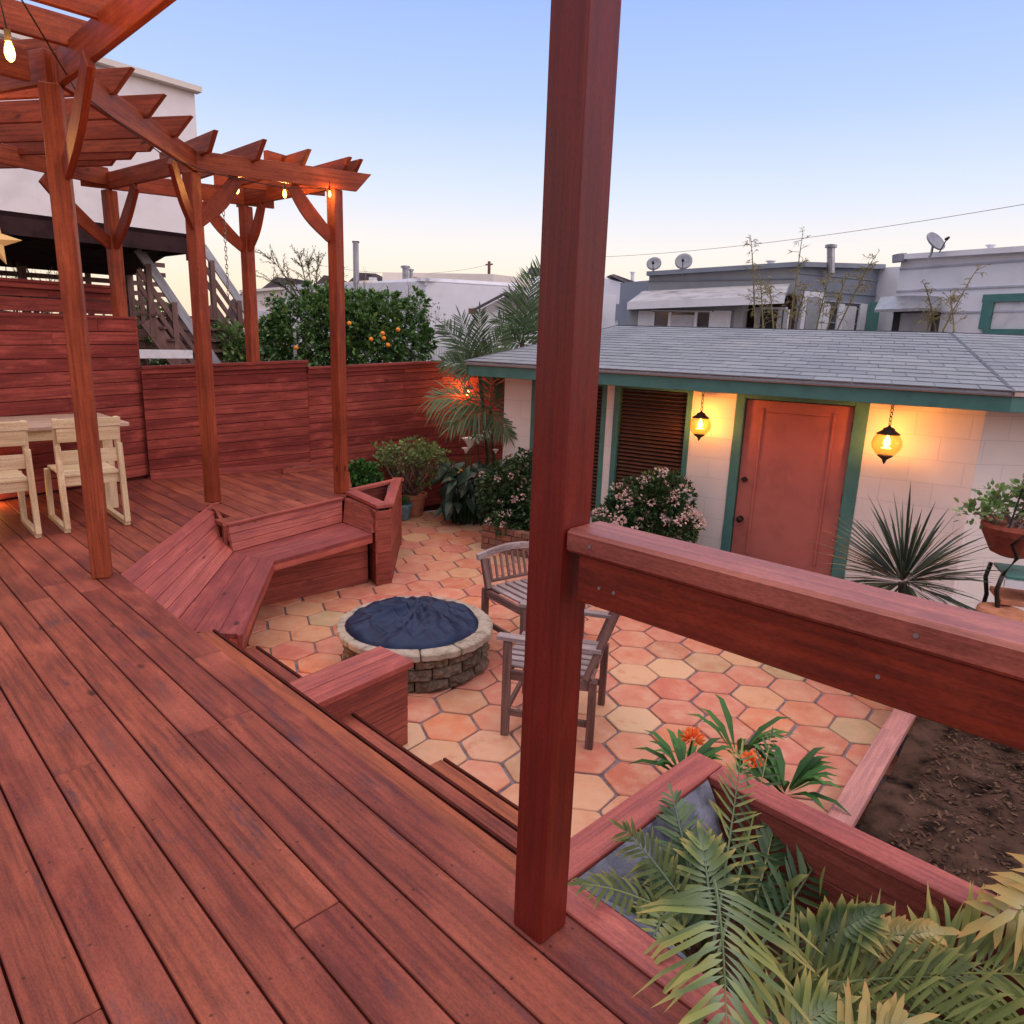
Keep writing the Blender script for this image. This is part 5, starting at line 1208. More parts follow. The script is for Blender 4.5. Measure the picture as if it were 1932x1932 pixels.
# calla lilies
lf = LF(); g = MB(); cb = AT(885, 930, 9.0); t = thing('calla_lily_clump', 'dark leafy clump of calla lilies with white blooms in the fence corner', 'plant', (cb[0], cb[1], PZ)); rr = random.Random(4)
for k in range(120):
    q = AT(rr.uniform(838, 935), rr.uniform(870, 955), rr.uniform(8.5, 9.4)); q0 = np.array([q[0] * .7 + cb[0] * .3, q[1] * .7 + cb[1] * .3, PZ]); g.tube([q0, (q0 + q) / 2 + (0, 0, .05), q], [.008, .007, .005], 4, cap=False)
    lf.kites([q], [(rr.gauss(0, .7), -.5 + rr.gauss(0, .5), rr.gauss(-.5, .4))], [(rr.gauss(0, .3), -.6, .8)], rr.uniform(.16, .28), rr.uniform(.04, .075), rr.uniform(0, 90), droop=.3)
g.build('stems', M['l_calla'], t); lf.build('foliage', M['l_calla'], t)
for i, (x, y, s_) in enumerate(((886, 832, .075), (902, 826, .06), (921, 818, .05), (935, 850, .03), (879, 848, .04))):
    g = MB(); p = AT(x, y, 8.7); g.lathe(p, [(.010, -s_ * 1.2), (s_ * .45, -s_ * .7), (s_ * .8, .0), (s_ * 1.25, s_ * .5), (s_ * .8, s_ * .38), (s_ * .3, -s_ * .2)], 14, wob=.14); g.f = g.f[:-1]; g.g = g.g[:-1]
    g.build('bloom', M['white'], t, smooth=True)
    g = MB(); g.tube([p - (0, 0, s_), (p[0] + .02, p[1], p[2] - .3), (p[0], p[1] + .05, PZ)], [.006, .008, .009], 5); g.build('bloom_stem', M['l_green'], t)

# palms in the fence corner
def palm(label, base, topc, fronds, trunk_r, mat='l_palm', ll=.34, lw=.0085):
    t = thing('palm_tree', label, 'palm', base, 0, 'palms in the fence corner'); g = MB(); base = np.array(base); topc = np.array(topc)
    g.tube([base, base * .6 + topc * .4 + (.02, 0, 0), topc], [trunk_r, trunk_r * .8, trunk_r * .7], 8); g.build('trunk', M['bark'], t)
    lf = LF(); st_ = MB()
    for (x, y, dd, arch, n_, l_, dr_) in fronds:
        b = AT(x, y, np.hypot(*topc[:2]) + dd); d = b - topc; vv = unit(np.array([topc[0], topc[1], 0])); nr = unit(np.cross(np.cross(d, (0, 0, 1)), d) + vv * -.5); frond(lf, st_, topc, b, arch, int(n_ * .85), ll * l_, lw, nr, droop=dr_ * .45, start=.12, r=.010, fwd=.55, jit=.10)
    lf.build('crown', M[mat], t); st_.build('frond_stems', M['l_palm'], t); return t
tA = AT(905, 705, 8.7); palm('palm nearest the fence with long arching fronds, one drooping over the lit lantern', (G(925, 950, PZ)[0], G(925, 950, PZ)[1], PZ), tA,
     [(838, 612, .2, .10, 30, 1.05, .3), (870, 600, .1, .06, 24, 1.0, .15), (905, 590, .0, .05, 24, .8, .1), (950, 625, -.1, .08, 26, .9, .2), (835, 680, -.1, .16, 26, .8, .4), (860, 655, .3, .10, 22, .9, .3), (940, 660, .2, .12, 22, .9, .3)], .035, ll=.31)
tA2 = AT(925, 770, 8.4); palm('young palm whose lowest fronds droop in front of the red fence', (G(922, 945, PZ)[0] + .1, G(922, 945, PZ)[1] - .3, PZ), tA2,
     [(818, 745, -.1, .22, 34, 1.15, .9), (850, 800, -.3, .2, 22, .8, .7), (960, 820, -.2, .12, 20, .7, .5), (970, 740, .1, .12, 20, .7, .3), (900, 820, -.2, .1, 16, .6, .5), (930, 690, .2, .05, 20, .7, .2)], .03, ll=.36)
tB = AT(985, 650, 9.4); palm('tall palm rising behind the garage eave beside the near post', (tB[0] + .05, tB[1], PZ), tB,
     [(1022, 505, .0, .06, 34, 1.15, .15), (1000, 520, .3, .03, 30, 1.0, .1), (965, 555, .2, .06, 26, .9, .2), (1060, 600, -.1, .1, 30, 1.1, .4), (1050, 560, .2, .08, 28, 1.0, .3), (940, 600, .1, .12, 24, .8, .4), (1035, 660, -.2, .12, 24, .9, .6), (990, 600, -.4, .05, 24, .8, .2), (960, 640, -.2, .1, 22, .8, .5)], .045, ll=.38)
# spiky plant in a dark blue pot
yp = np.array([2.70, 4.515, PZ]); t = thing('glazed_pot', 'dark blue glazed pot partly hidden by the faded edging board', 'pot', yp)
g = MB(); g.lathe(yp, [(.17, 0), (.19, .02), (.245, .20), (.25, .28), (.265, .32), (.255, .33), (.23, .31)], 28); g.build('pot_body', M['bluepot'], t, smooth=True)
g = MB(); g.lathe(yp + (0, 0, .30), [(.205, .015), (.001, .016)], 16); g.build('pot_soil', M['soil'], t)
t = thing('spiky_plant', 'tall spiky plant with long narrow grey-green leaves in front of the lantern wall', 'plant', yp + (0, 0, .3)); lf = LF(); n_ = 210
yc = AT(1703, 1098, 5.35); d = rng.normal(size=(n_, 3)) * np.array([.62, .62, .55]); d[:, 2] = np.abs(d[:, 2]) * 1.15 - .22 
Lh = rng.uniform(.42, .74, n_); lf.kites(yc + d * .03, d, np.array([0, 0, 1.]) + rdir(n_) * .4, Lh, .0105, rng.uniform(0, 90, n_), droop=.10); lf.build('leaves', M['l_yucca'], t)
g = MB(); g.tube([yp + (0, 0, .31), yp * .5 + yc * .5 + (0, 0, .05), yc], [.03, .028, .03], 8); g.build('stem', M['bark'], t)

# clivia at the planter corner
def clivia(label, x, y, z, n_, L, seed, flowers=()):
    c = G(x, y, z); t = thing('clivia_plant', label, 'plant', c, 0, 'clivias outside the planter box'); lf = LF(); rr = np.random.default_rng(seed); a = rr.uniform(0, 2 * PI, n_)
    d = np.stack([np.cos(a), np.sin(a), rr.uniform(.5, 1.6, n_)], 1); Nn = np.stack([-np.cos(a), -np.sin(a), np.ones(n_)], 1); lf.kites(np.tile(c, (n_, 1)) + d * .02, d, Nn, rr.uniform(.7, 1.1, n_) * L, .021, rr.uniform(0, 90, n_), droop=.35); lf.build('leaves', M['l_green'], t)
    for (fx, fy, fz) in flowers:
        f = G(fx, fy, fz); lf = LF(); v = rdir(46); v[:, 2] = np.abs(v[:, 2]) * .8 + .05; lf.kites(f + v * .018, v, rdir(46), .050, .011, rr.uniform(0, 90, 46), droop=-.1); lf.build('flower_head', M['clivia'], t)
        g = MB(); g.tube([c, (c + f) / 2, f], .006, 5); g.build('flower_stem', M['l_green'], t)
clivia('strap-leaved clivia with the large orange flower head, left of the planter corner', 1290, 1470, -.55, 22, .34, 3, ((1306, 1397, -.30),))
clivia('clivia with low orange flowers beyond the planter corner', 1480, 1500, -.60, 26, .36, 5, ((1418, 1440, -.42),))
clivia('clivia with dark upright leaves and no flowers next to the planter corner', 1390, 1430, -.60, 18, .42, 9)

# palms in the near planter
t = thing('planter_palm', 'yellow-green palm spreading its long fronds out of the near planter box', 'palm', QT(1.8, -.2, -.33))
NP = [  # a(x,y,z)  b(x,y,z)  arch, n, ll, lw, normal, sides, droop, material
    ((1345, 1650, -.10), (1375, 1925, .13), .10, 22, .29, .0070, (-.05, -.55, 1), (1, 1), .46, 'l_nearpalm'),
    ((1340, 1700, -.12), (1325, 1590, .0), .05, 9, .13, .010, (0, -.5, 1), (1, 1), .1, 'l_nearpalm'),
    ((1345, 1790, -.20), (1398, 1425, .14), .03, 19, .125, .0045, (-.1, -1, .3), (1, 1), .05, 'l_nearpalm'),
    ((1355, 1800, -.20), (1455, 1385, .05), .05, 17, .13, .005, (-.1, -1, .4), (1, 1), .1, 'l_palm'),
    ((1500, 1800, -.20), (1640, 1720, .05), .10, 15, .15, .013, (0, -.6, 1), (1, .7), .2, 'l_nearpalm'),
    ((1560, 1790, -.16), (1760, 1755, .02), .10, 17, .13, .012, (0, -.4, 1), (1, .6), .1, 'l_goldpalm'),
    ((2080, 1700, -.05), (1880, 1720, .05), .05, 9, .22, .013, (0, -.7, 1), (1, 1), .3, 'l_goldpalm'),
    ((2160, 1660, .05), (1925, 1700, .14), .06, 15, .24, .012, (0, -.8, .8), (1, 1), .35, 'l_goldpalm'),
    ((1420, 1880, -.25), (1800, 1830, .02), .10, 26, .26, .0062, (0, -.5, 1), (1, 1), .3, 'l_darkpalm'),
    ((1430, 1870, -.25), (1980, 1960, .04), .08, 30, .26, .0062, (0, -.6, 1), (1, 1), .3, 'l_darkpalm'),
    ((1500, 1860, -.28), (2050, 1830, .02), .10, 26, .27, .0062, (0, -.4, 1), (1, 1), .3, 'l_darkpalm'),
    ((1350, 1900, -.22), (1700, 1985, .08), .08, 22, .24, .0062, (0, -.6, 1), (1, 1), .3, 'l_darkpalm'),
    ((1290, 1740, -.20), (1100, 1655, .10), .10, 14, .11, .006, (0, -.4, 1), (1, 1), .3, 'l_darkpalm'),
    ((1300, 1720, -.16), (1180, 1560, .10), .10, 14, .12, .006, (0, -.6, 1), (1, 1), .3, 'l_darkpalm'),
    ((1310, 1700, -.14), (1270, 1500, .08), .06, 15, .12, .006, (0, -.8, 1), (1, 1), .2, 'l_palm'),
    ((1360, 1760, -.25), (1210, 1590, -.05), .10, 16, .13, .007, (0, -.6, 1), (1, 1), .2, 'l_darkpalm'),
    ((1400, 1780, -.25), (1460, 1560, -.08), .06, 18, .14, .008, (0, -1, .5), (1, 1), .1, 'l_palm'),
    ((1430, 1790, -.25), (1560, 1590, -.12), .06, 14, .14, .008, (0, -1, .5), (1, 1), .1, 'l_palm'),
    ((1330, 1760, -.25), (1290, 1580, -.10), .05, 14, .12, .008, (0, -1, .5), (1, 1), .1, 'l_palm'),
    ((1700, 1850, -.2), (1980, 1790, .0), .06, 20, .24, .010, (0, -.6, 1), (1, 1), .2, 'l_nearpalm'),
    ((1290, 1800, -.26), (1150, 1720, -.08), .10, 12, .13, .008, (0, -.5, 1), (1, 1), .3, 'l_darkpalm'),
    ((1300, 1790, -.24), (1235, 1640, -.06), .10, 14, .12, .007, (0, -.6, 1), (1, 1), .25, 'l_palm'),
    ((1260, 1720, -.12), (1225, 1780, .0), .10, 7, .10, .008, (0, -.3, 1), (1, 1), .2, 'l_nearpalm'),
    ((1420, 1990, -.1), (1560, 1900, .06), .08, 12, .16, .009, (0, -.6, 1), (1, 1), .3, 'l_nearpalm'),
    ((1500, 2050, -.1), (1700, 1930, .08), .08, 14, .18, .009, (0, -.6, 1), (1, 1), .3, 'l_goldpalm'),
    ((1600, 1900, -.2), (1760, 2010, .02), .06, 14, .2, .010, (0, -.6, 1), (1, 1), .2, 'l_darkpalm'),
]
for (a, b, arch, n_, ll_, lw_, nr, sd2, drp, mt) in NP:
    lf = LF(); st_ = MB(); frond(lf, st_, G(*a), G(*b), arch, n_, ll_, lw_, nr, sd2, droop=drp, start=.14, r=.0055, fwd=.12, fk=1.25, jit=.12)
    f_ = lf.build('frond', M[mt], t); o = st_.build('frond_stem', M['l_nearpalm'], None); o.parent = f_
for (a, b, *_r) in NP[:9]:
    q = G(*a); g = MB(); g.tube([(q[0], q[1], -.36), q], [.014, .009], 6); g.build('stalk', M['l_darkpalm'], t)
lf = LF(); rr = random.Random(2); n_ = 260; P = np.array([QT(rr.uniform(1.5, 2.15), rr.uniform(-1.0, .9), rr.uniform(-.30, -.12)) for _ in range(n_)]); v = rdir(n_); v[:, 2] = np.abs(v[:, 2]); lf.kites(P, v, rdir(n_) + (0, 0, 1), rng.uniform(.06, .16, n_), rng.uniform(.006, .014, n_), rng.uniform(0, 90, n_), droop=.3)
tag(lf.build('undergrowth', M['l_darkpalm']), 'low tangled green undergrowth at the bottom of the near planter box', 'undergrowth', kind='stuff')

# ------------------------------------------------------------------ right edge: basket and iron table
bx = AT(1915, 1012, 5.5); t = thing('hanging_basket', 'red clay basket of succulents hanging on a cord at the right edge', 'basket', bx)
g = MB(); g.lathe(bx, [(.07, -.13), (.12, -.11), (.19, .02), (.205, .06), (.20, .085), (.17, .07)], 20, wob=.03); g.build('basket_body', M['redbasket'], t)
g = MB(); g.tube([bx + (-.12, -.1, .07), AT(1942, 842, 5.55) + (.06, 0, .1)], .006, 5); g.tube([bx + (.19, .0, .07), AT(1942, 842, 5.55) + (.06, 0, .1)], .006, 5); g.build('cord', M['wire'], t)
lf = LF(); g = MB(); ends = []; rr = random.Random(6)
for k in range(16):
    q = bx + np.array([rr.uniform(-.28, .2), rr.uniform(-.12, .1), rr.uniform(.12, .32)]); q0 = bx + np.array([rr.uniform(-.1, .1), rr.uniform(-.08, .08), .06]); g.tube([q0, (q0 + q) / 2 + (0, 0, -.02), q], [.008, .007, .005], 5); ends += [(q, (0, 0, 1))] * 3
g.build('stems', M['twig'], t); leaves_at(lf, ends, 16, .045, .015, .07, .3); lf.build('foliage', M['l_jade'], t)
tx = AT(1945, 1075, 5.3); t = thing('iron_garden_table', 'old iron-framed garden table with teal top and white edge at the right edge', 'table', (tx[0], tx[1], PZ))
ux = unit(np.array([.93, -.36, 0])); uy = np.array([-ux[1], ux[0], 0]); o_ = AT(1897, 1092, 5.3) 
g = MB(); g.box(o_, ux * .7, uy * .32, (0, 0, .02)); g.build('tabletop', M['teal'], t, bevel=.003)
g = MB(); g.box(o_ - (0, 0, .055) - uy * .004, ux * .7, uy * .02, (0, 0, .05)); g.build('top_edge', M['whitetrim'], t)
g = MB(); g.box(o_ - (0, 0, .17), ux * .7, uy * .3, (0, 0, .03)); g.build('shelf', M['terracotta'], t)
g = MB(); pts = [o_ + ux * -.02 + np.array([0, 0, .02]), o_ + ux * -.035 + np.array([0, 0, -.08]), o_ + ux * -.01 + np.array([0, 0, -.2]), o_ + ux * -.03 + np.array([0, 0, -.45]), (o_[0] - .06, o_[1], PZ)]; g.tube(pts, .014, 7); g.tube([p + uy * .3 for p in pts], .014, 7); g.tube([o_ + ux * -.02 + (0, 0, .02), o_ + ux * .04 + (0, 0, .14), o_ + ux * .0 + (0, 0, .22), o_ + ux * .06 + (0, 0, .30)], .012, 7); g.build('iron_frame', M['blackm'], t, smooth=True)
rp = AT(1890, 1150, 5.2); t = thing('round_terracotta_pot', 'plain round terracotta pot beside the iron garden table', 'pot', (rp[0], rp[1], PZ)); g = MB(); h_ = rp[2] - PZ; g.lathe((rp[0], rp[1], PZ), [(.10, 0), (.15, h_ * .3), (.16, h_ * .7), (.13, h_), (.11, h_ - .02)], 20); g.build('pot_body', M['terracotta'], t, smooth=True)

# ------------------------------------------------------------------ big house with deck and staircase at the left
C0 = np.array([-4.63, 11.07]); C1 = C0 - np.array([math.cos(R(48)), math.sin(R(48))]) * 6.5; hd = unit(C1 - C0); hn = np.array([-hd[1], hd[0]]); hn = hn if hn[1] > 0 else -hn
t = thing('white_house', 'large white stucco house raised over a dark open underside at the left', 'house', (*C0, -.8))
H0 = 2.86
g = MB(); zl, zr_ = ON(200, 125, C0, C1)[2], ON(382, 180, C0, C1)[2]; ztL = zl + (zl - zr_) * 2.2
g.hull([v3(C0, zr_), v3(C1, ztL), v3(C1 + hn * 7, ztL), v3(C0 + hn * 7, zr_)], [v3(C0, H0), v3(C1, H0), v3(C1 + hn * 7, H0), v3(C0 + hn * 7, H0)]); g.build('wall', M['stucco'], t)
g = MB(); g.bar(v3(C0 - hn * .05 - hd * .05, zr_), v3(C1 - hn * .05, ztL), .16, .07); g.build('parapet_cap', M['creamwall'], t)
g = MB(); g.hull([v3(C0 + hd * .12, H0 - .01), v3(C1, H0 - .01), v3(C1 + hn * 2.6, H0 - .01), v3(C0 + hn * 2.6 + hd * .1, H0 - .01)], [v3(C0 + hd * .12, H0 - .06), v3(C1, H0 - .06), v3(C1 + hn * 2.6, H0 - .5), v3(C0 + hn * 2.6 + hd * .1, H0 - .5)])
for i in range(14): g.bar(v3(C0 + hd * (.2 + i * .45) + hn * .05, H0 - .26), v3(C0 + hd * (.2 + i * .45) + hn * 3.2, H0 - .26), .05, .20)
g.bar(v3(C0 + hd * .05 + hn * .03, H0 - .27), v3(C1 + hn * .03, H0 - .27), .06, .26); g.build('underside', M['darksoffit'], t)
g = MB(); g.box(v3(C0 - hd * .02 + hn * .01, H0 - .34), v3(hd * .16, 0), v3(hn * .3, 0), (0, 0, .33)); g.build('beam_end', M['oldwood'], t)
for (a, b) in ((.15, 2.5), (1.7, 2.5), (3.2, 2.4), (5.2, .4)):
    g = MB(); g.post(v3(C0 + hd * a + hn * b, -.8), .10, .10, 3.4, R(48)); g.build('support_post', M['oldwood'], t)
st2 = thing('outdoor_staircase', 'old wooden outdoor staircase with grey handrails behind the red fence', 'staircase', (*C0, -.8))
def stairside(off, p0, p1, parts):
    a_ = C0 + hn * off; b_ = a_ - hd; A = ON(*p0, a_, b_); B = ON(*p1, a_, b_); d_ = B - A; B = A + d_ * 1.25; return A, B
for off_s, p0, p1 in ((.55, (262, 486), (402, 690)), (1.75, (383, 478), (528, 690))):
    A, B = stairside(off_s, p0, p1, None); d_ = unit(B - A)
    A2 = A - d_ * .1
    g = MB(); g.bar(A2, B, .05, .13); g.build('handrail', M['greywood'], st2, bevel=.004)
    for dz in (.26, .50):
        g = MB(); g.bar(A2 - (0, 0, dz), B - (0, 0, dz), .035, .07); g.build('mid_rail', M['oldwood'], st2)
    g = MB(); g.bar(A2 - (0, 0, 1.02), B - (0, 0, 1.02), .05, .24); g.build('stringer', M['oldwood'], st2)
    for f in (.06, .33, .60, .88):
        q = A + (B - A) * f; g = MB(); g.post((q[0] + .02, q[1] + .03, q[2] - 1.0), .08, .08, 1.04, R(48)); g.build('baluster_post', M['oldwood'], st2)
    if off_s < 1: SA, SB = A, B
    else: TA, TB = A, B
for i in range(12):
    f = (i + .5) / 12; a = SA + (SB - SA) * f - (0, 0, .86); b = TA + (TB - TA) * f - (0, 0, .86); a[2] = b[2] = (a[2] + b[2]) / 2; g = MB(); dd = unit(SB - SA); dd[2] = 0; g.bar(a, b, .26, .035); g.bar(a + dd * .12 - (0, 0, .14), b + dd * .12 - (0, 0, .14), .02, .13); g.build('tread', M['oldwood'], st2)
# slatted screen behind the landing
g = MB(); qa = C0 + hn * 2.6 + hd * 2.6; qb = C0 + hn * 2.6 - hd * .5
for i in range(8):
    z = H0 - .30 - i * .165; g.bar(v3(qa, z), v3(qb, z), .02, .075)
for f in (.0, .3, .6, .86): g.post(v3(qa + (qb - qa) * f + hn * .03, -.8), .07, .07, 3.5, R(48))
g.bar(v3(qa + hd * .6, 1.50), v3(qb, 1.1), .05, .35)
g.build('slat_screen', M['oldwood'], st2)
g = MB(); g.bar(AT(255, 676, 9.6), AT(362, 676, 10.0), .05, .10); tag(g.build('white_rail', M['whitewood']), 'thick chipped white rail behind the fence under the staircase', 'rail')
for nm, (x, y, dd, rx, rz), lab in (('a', (275, 640, 15, .9, .7), 'yellow-green citrus shrub seen under the staircase'), ('b', (440, 660, 14, .8, .5), 'citrus shrub with a few yellow fruit seen through the stair treads')):
    shrubthing('citrus_shrub', lab, 'shrub', [atb(x, y, dd, rx, .6, rz), atb(x + 20, y + 20, dd, rx * .8, .6, rz * .8)], 2600, .11, .032, 'l_jade', -.8)
tw = thing('white_shed', 'small white shed with dark sloping roof glimpsed under the staircase', 'shed', (*AT(262, 690, 17)[:2], -.8)); a = AT(240, 650, 17); b = AT(286, 650, 17); g = MB(); g.hull([v3(a, AT(240, 634, 17)[2]), v3(b, AT(286, 642, 17)[2]), v3(b[:2] + (0, 2), AT(286, 642, 17)[2]), v3(a[:2] + (0, 2), AT(240, 634, 17)[2])], [v3(a, -.8), v3(b, -.8), v3(b[:2] + (0, 2), -.8), v3(a[:2] + (0, 2), -.8)]); g.build('wall', M['whitetrim'], tw)
g = MB(); g.bar(v3(a, AT(240, 633, 17)[2]), v3(b[:2] + (.1, 0), AT(288, 643, 17)[2]), .3, .06); g.build('roof', M['oldwood'], tw)

# ------------------------------------------------------------------ houses beyond
class Face:
    """a vertical wall plane between two plan points; rectangles are given by where they are seen"""
    def __init__(s, a, b): s.a = np.array(a[:2]); s.b = np.array(b[:2]); s.u = unit(s.b - s.a); s.n = np.array([s.u[1], -s.u[0]]); s.n = s.n if s.n @ s.a < 0 else -s.n
    def at(s, x, y): p = ON(x, y, s.a, s.b); return float((p[:2] - s.a) @ s.u), float(p[2])
    def rect(s, g, x0, y0, x1, y1, d0=-.05, d1=.03, skew=None):
        t0, z1 = s.at(x0, y0); t1, z0 = s.at(x1, y1); o = v3(s.a + s.u * t0 + s.n * d0, min(z0, z1)); g.box(o, v3(s.u * (t1 - t0), 0), v3(s.n * (d1 - d0), 0), (0, 0, abs(z1 - z0))); return g
def block(t, mat, a, b, za, zb, depth=7., name='wall', cap=None, z0=-.8, joints=0):
    a, b = np.array(a[:2]), np.array(b[:2]); u = unit(b - a); n = np.array([u[1], -u[0]]); n = n if n @ a < 0 else -n; g = MB()
    g.hull([v3(a, za), v3(b, zb), v3(b - n * depth, zb), v3(a - n * depth, za)], [v3(a, z0), v3(b, z0), v3(b - n * depth, z0), v3(a - n * depth, z0)], 2.); g.build(name, M[mat], t)
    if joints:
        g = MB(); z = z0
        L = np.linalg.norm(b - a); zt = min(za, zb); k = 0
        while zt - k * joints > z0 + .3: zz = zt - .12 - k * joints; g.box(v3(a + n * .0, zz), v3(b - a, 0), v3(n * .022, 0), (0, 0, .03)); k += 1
        g.build('siding_laps', M['jointshade'] if mat == 'siding' else M['dkgreysiding'], t)  # strips coloured as the shadow lines between siding boards
    if cap: g = MB(); g.bar(v3(a + n * .04, za), v3(b + n * .04, zb), .2, .09); g.build('parapet', M[cap], t)
    return Face(a, b)
def hiproof(t, mat, pts_px, dist, depth=5., name='roof'):
    """a roof seen from outside: outline seen against the sky, given thickness backwards"""
    P = [AT(x, y, dist) for x, y in pts_px]; back = unit(np.array([P[0][0], P[0][1], 0])) * depth; g = MB(); g.hull([p + back + (0, 0, .0) for p in P], P); g.build(name, M[mat], t, recalc=True)
def pipe(label, x0, y0, x1, y1, dist, mat='galv', wdt=1., name='vent_pipe', cap=True, cat='vent pipe'):
    a, b = AT((x0 + x1) / 2, y1, dist), AT((x0 + x1) / 2, y0, dist); r = abs(x1 - x0) / 2 / 1354 * dist * .95; t = thing(name, label, cat, a); g = MB(); g.tube([a, a * .1 + b * .9], r, 12); g.build('pipe', M[mat], t, smooth=False)
    if cap: g = MB(); g.lathe(a * .1 + b * .9, [(r * .9, 0), (r * 1.5, .0), (r * 1.5, (b[2] - a[2]) * .1), (r * .4, (b[2] - a[2]) * .13)], 14); g.build('cowl', M[mat], t)
    return t
# far hip roofs
t = thing('hip_roof_house', 'distant house with dark hipped roofs and a skylight behind the pale stucco house', 'house', (*AT(600, 600, 46)[:2], -.8))
block(t, 'creamwall', AT(478, 560, 45), AT(748, 560, 45), AT(478, 556, 45)[2], AT(748, 545, 45)[2], 8)
hiproof(t, 'darkroof', [(478, 556), (521, 523), (560, 526), (584, 531), (590, 556)], 45, 7); hiproof(t, 'darkroof', [(575, 556), (611, 519), (632, 522), (662, 534), (662, 556)], 44.5, 7); hiproof(t, 'darkroof', [(630, 556), (676, 514), (709, 516), (746, 534), (746, 556)], 44, 7)
g = MB(); Face(AT(600, 560, 43.8), AT(760, 560, 43.8)).rect(g, 696, 523, 711, 529, 0, .1); g.build('skylight', M['whitetrim'], t)
t = thing('brown_roof_house', 'distant house with grey-brown roof at the foot of the staircase', 'house', (*AT(450, 600, 40)[:2], -.8)); hiproof(t, 'darkroof', [(425, 600), (436, 566), (455, 553), (480, 553), (480, 600)], 40, 6); block(t, 'creamwall', AT(425, 600, 40.2), AT(480, 600, 40.2), AT(425, 598, 40)[2], AT(480, 598, 40)[2], 6)
# pale stucco house
t = thing('stucco_house', 'pale flat-topped stucco house with narrow light windows behind the orange tree', 'house', (*AT(600, 640, 27)[:2], -.8))
f = block(t, 'creamwall', AT(456, 560, 29), AT(712, 560, 27), AT(461, 553, 29)[2], AT(707, 533, 27)[2], 8, cap='creamwall')
for (x0, y0, x1, y1) in ((487, 584, 503, 612), (515, 586, 526, 606)):
    g = MB(); f.rect(g, x0, y0, x1, y1, -.05, .05); w_ = g.build('window', M['whitetrim'], t); g = MB(); f.rect(g, x0 + 2, y0 + 2, x1 - 2, y1 - 2, 0, .07); g.build('pane', M['skyglass'] if 'skyglass' in M else M['curtain'], w_)
# white siding building
t = thing('siding_building', 'long building clad in white horizontal siding, right of the orange tree', 'building', (*AT(800, 640, 20)[:2], -.8))
cA, cB, cC = AT(706, 560, 25), AT(803, 560, 20), AT(968, 560, 23)
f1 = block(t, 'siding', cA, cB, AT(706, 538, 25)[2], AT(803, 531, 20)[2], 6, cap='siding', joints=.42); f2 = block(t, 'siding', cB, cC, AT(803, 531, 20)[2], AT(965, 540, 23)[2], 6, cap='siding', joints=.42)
g = MB(); f1.rect(g, 783, 588, 799, 622, -.02, .06); w_ = g.build('window', M['whitetrim'], t); g = MB(); f1.rect(g, 786, 592, 796, 620, 0, .08); g.build('pane', M['darkglass'], w_)
t = thing('cream_building', 'distant cream building with slanting flat roofline above the siding building', 'building', (*AT(870, 620, 34)[:2], -.8))
block(t, 'creamwall', AT(776, 560, 36), AT(929, 560, 32), AT(776, 533, 36)[2], AT(929, 517, 32)[2], 5); block(t, 'creamwall', AT(929, 560, 32), AT(968, 560, 36), AT(929, 517, 32)[2], AT(968, 541, 36)[2], 5)
pipe('wide grey metal chimney pipe on the white siding building', 759, 502, 771, 540, 24); pipe('shorter grey vent next to the wide chimney pipe on the siding building', 772, 508, 779, 540, 24.4); pipe('orange clay chimney pot on the siding building', 780, 521, 788, 536, 24, 'terracotta', name='chimney_pot', cap=False, cat='chimney pot')
# grey wooden pole
a, b = AT(672, 700, 14.5), AT(671, 457, 14.5); t = thing('wooden_pole', 'plain grey weathered pole standing behind the orange tree', 'pole', (a[0], a[1], -.8)); g = MB(); g.tube([(a[0], a[1], -.8), (b[0], b[1], b[2] * .6), b], [.06, .055, .055], 8); g.build('pole', M['greywood'], t); g = MB(); g.box(b - (.06, .03, .01), (.12, 0, 0), (0, .08, 0), (0, 0, .03)); g.build('cap', M['oldwood'], t)
a = AT(371 + 132, 690, 11.0); t = thing('wooden_stake', 'short grey wooden stake standing just behind the fence left of the orange tree', 'stake', (a[0], a[1], -.5)); g = MB(); q = AT(557, 640, 11.0); q = AT(557 - 0, 660, 11); g.post((q[0], q[1], -.8), .04, .03, AT(557, 626, 11)[2] + .8); g.build('stake', M['greywood'], t)
# distant power pole and wires
a, b = AT(923, 560, 62), AT(923, 493, 62); t = thing('power_pole', 'tiny distant power pole with cross-arm on the horizon', 'pole', (a[0], a[1], -.8)); g = MB(); g.tube([(a[0], a[1], -.8), b], [.16, .12], 7); g.build('pole', M['oldwood'], t); g = MB(); g.bar(AT(916, 501, 62), AT(930, 500, 62), .12, .12); g.build('cross_arm', M['oldwood'], t)
def wire(label, pts, r, grp=None):
    g = MB(); g.tube(pts, r, 5); tag(g.build('overhead_wire', M['wire']), label, 'wire', grp)
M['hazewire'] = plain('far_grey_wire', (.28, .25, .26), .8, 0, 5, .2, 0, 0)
g = MB(); A_, B_ = AT(1100, 486, 46), AT(2100, 356, 30); g.tube([A_ * (1 - f) + B_ * f - np.array([0, 0, 1.3 * 4 * f * (1 - f) * .3]) for f in np.linspace(0, 1, 24)], .011, 5); tag(g.build('overhead_wire', M['hazewire']), 'thin overhead wire crossing the sky above the grey house', 'wire')
g = MB(); A_, B_ = AT(924, 499, 62), AT(600, 500, 50); g.tube([A_ * (1 - f) + B_ * f - np.array([0, 0, 5 * f * (1 - f) * .5]) for f in np.linspace(0, 1, 16)], .012, 5); tag(g.build('overhead_wire', M['hazewire']), 'faint sagging wire running left from the distant power pole', 'wire')
